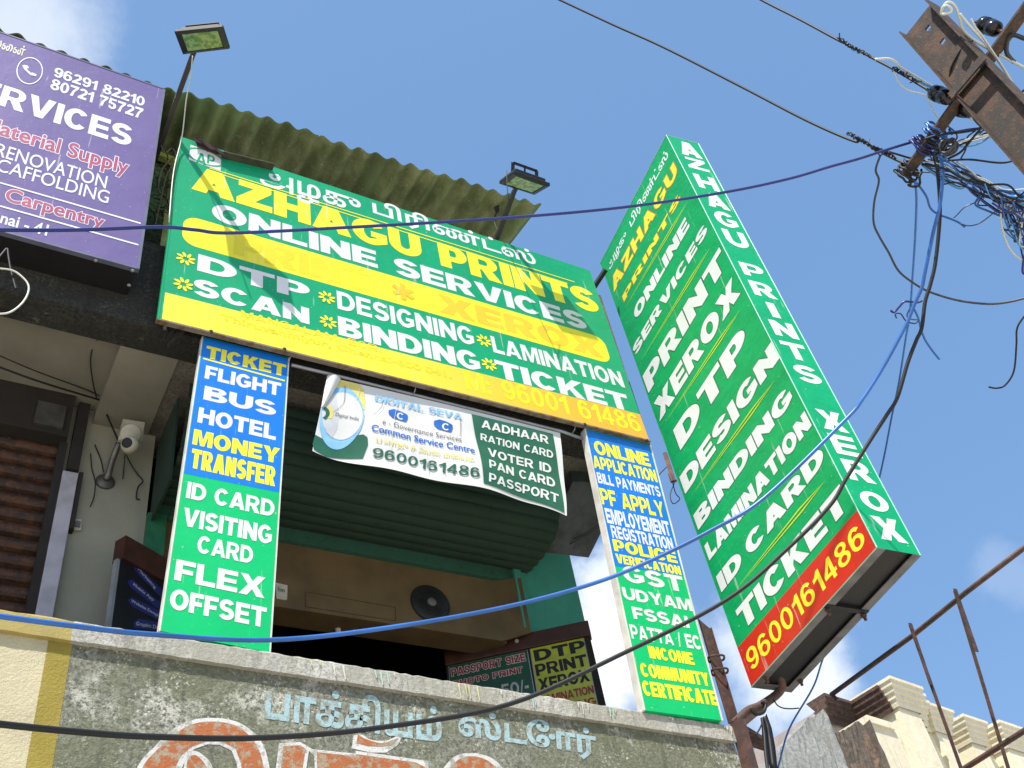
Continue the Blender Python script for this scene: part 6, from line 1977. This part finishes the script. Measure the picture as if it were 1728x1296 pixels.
mb.face([P_(-.6, .57), P_(-.6, 5), P_(-.6, 5) + Vector((0, 0, zc0 - .15)), P_(-.6, .57) + Vector((0, 0, zc0 - .15))])
mb.face([P_(-.6, .57) + Vector((0, 0, zc0 - .15)), P_(0, .57) + Vector((0, 0, zc0 - .15)), P_(0, 5) + Vector((0, 0, zc0 - .15)), P_(-.6, 5) + Vector((0, 0, zc0 - .15))])
mb.build('side_wall', plain('pinkish_plaster', (.42, .36, .33), .85, 0, .2, 5), WB, WB)
wp = MB()
w0 = P_(2.3, .43)
wp.slab([w0 + Vector((0, 0, zc0 - 1.6)), w0 + dirX * .35 + Vector((0, 0, zc0 - 1.6)), w0 + dirX * .35 + Vector((0, 0, zc0 - .75)), w0 + Vector((0, 0, zc0 - .75))], back * .01)
wp.build('window', M['win'], WB, WB)
# front pier with a small cap
mb = MB()
pk = onY(1462, 1206, 6.55)
pq = Vector((pk.x, pk.y, 0))
ph_ = pk.z
mb.slab([pq, pq + dirX * .42, pq + dirX * .42 + back * .5, pq + back * .5], Vector((0, 0, ph_)))
mb.slab([pq - dirX * .03 - back * .03 + Vector((0, 0, ph_ - .10)), pq + dirX * .38 - back * .03 + Vector((0, 0, ph_ - .10)), pq + dirX * .38 - back * .001 + Vector((0, 0, ph_ - .10)), pq - dirX * .03 - back * .001 + Vector((0, 0, ph_ - .10))], Vector((0, 0, .05)))
mb.build('pier', M['wb'], WB, WB)

# rough unfinished wall in front of it


def rough_sheet(px, y, depth, amp, name, mat, label, cat, nx=26, nz=18):
    """slab of rough render with an uneven face"""
    mb = MB()
    pts = [onY(*p, y) for p in px]
    xs = [p.x for p in pts]
    # top edge from the listed points, bottom far below the frame
    top = sorted(((p.x, p.z) for p in pts), key=lambda q: q[0])

    def zt(x):
        for (x0, z0), (x1, z1) in zip(top, top[1:]):
            if x0 <= x <= x1: return z0 + (z1 - z0) * (x - x0) / max(1e-6, x1 - x0)
        return top[-1][1]
    x0, x1 = top[0][0], top[-1][0]
    zlow = min(q[1] for q in top) - 1.6
    for i in range(nx + 1):
        x = x0 + (x1 - x0) * i / nx
        z1 = zt(x) + random.uniform(-.012, .012)
        for j in range(nz + 1):
            mb.v.append(Vector((x, y + random.uniform(-amp, amp), zlow + (z1 - zlow) * j / nz)))
        mb.v.append(Vector((x, y + depth, z1 - .02)))
        mb.v.append(Vector((x, y + depth, 0)))
    k = nz + 3
    for i in range(nx):
        for j in range(nz + 2):
            mb.f.append((i * k + j, (i + 1) * k + j, (i + 1) * k + j + 1, i * k + j + 1)); mb.m.append(0)
    for i in (0, nx):
        mb.f.append(tuple(i * k + j for j in range(k))); mb.m.append(0)
    b = len(mb.v)
    mb.box(x0, x1, y + .02, y + depth - .01, 0, zlow)
    return solo(mb, name, mat, label, cat)


rough_sheet([(1300, 1300), (1318, 1262), (1345, 1232), (1372, 1205), (1385, 1182), (1398, 1210), (1412, 1300)], 6.0, .3, .007, 'rendered_wall', M['rubble'], 'rough grey rendered wall end rising beside the iron post', 'wall')
rough_sheet([(1396, 1250), (1406, 1240), (1430, 1228), (1452, 1215), (1468, 1212), (1492, 1296)], 6.4, .25, .014, 'brick_wall', M['brick'], 'broken bare brick wall between the grey render and the cream building', 'wall')
for o_ in SC.objects:
    if o_.type == 'MESH' and o_.parent is None and 'label' not in o_ and o_.get('kind') is None: print('UNLABELLED', o_.name)
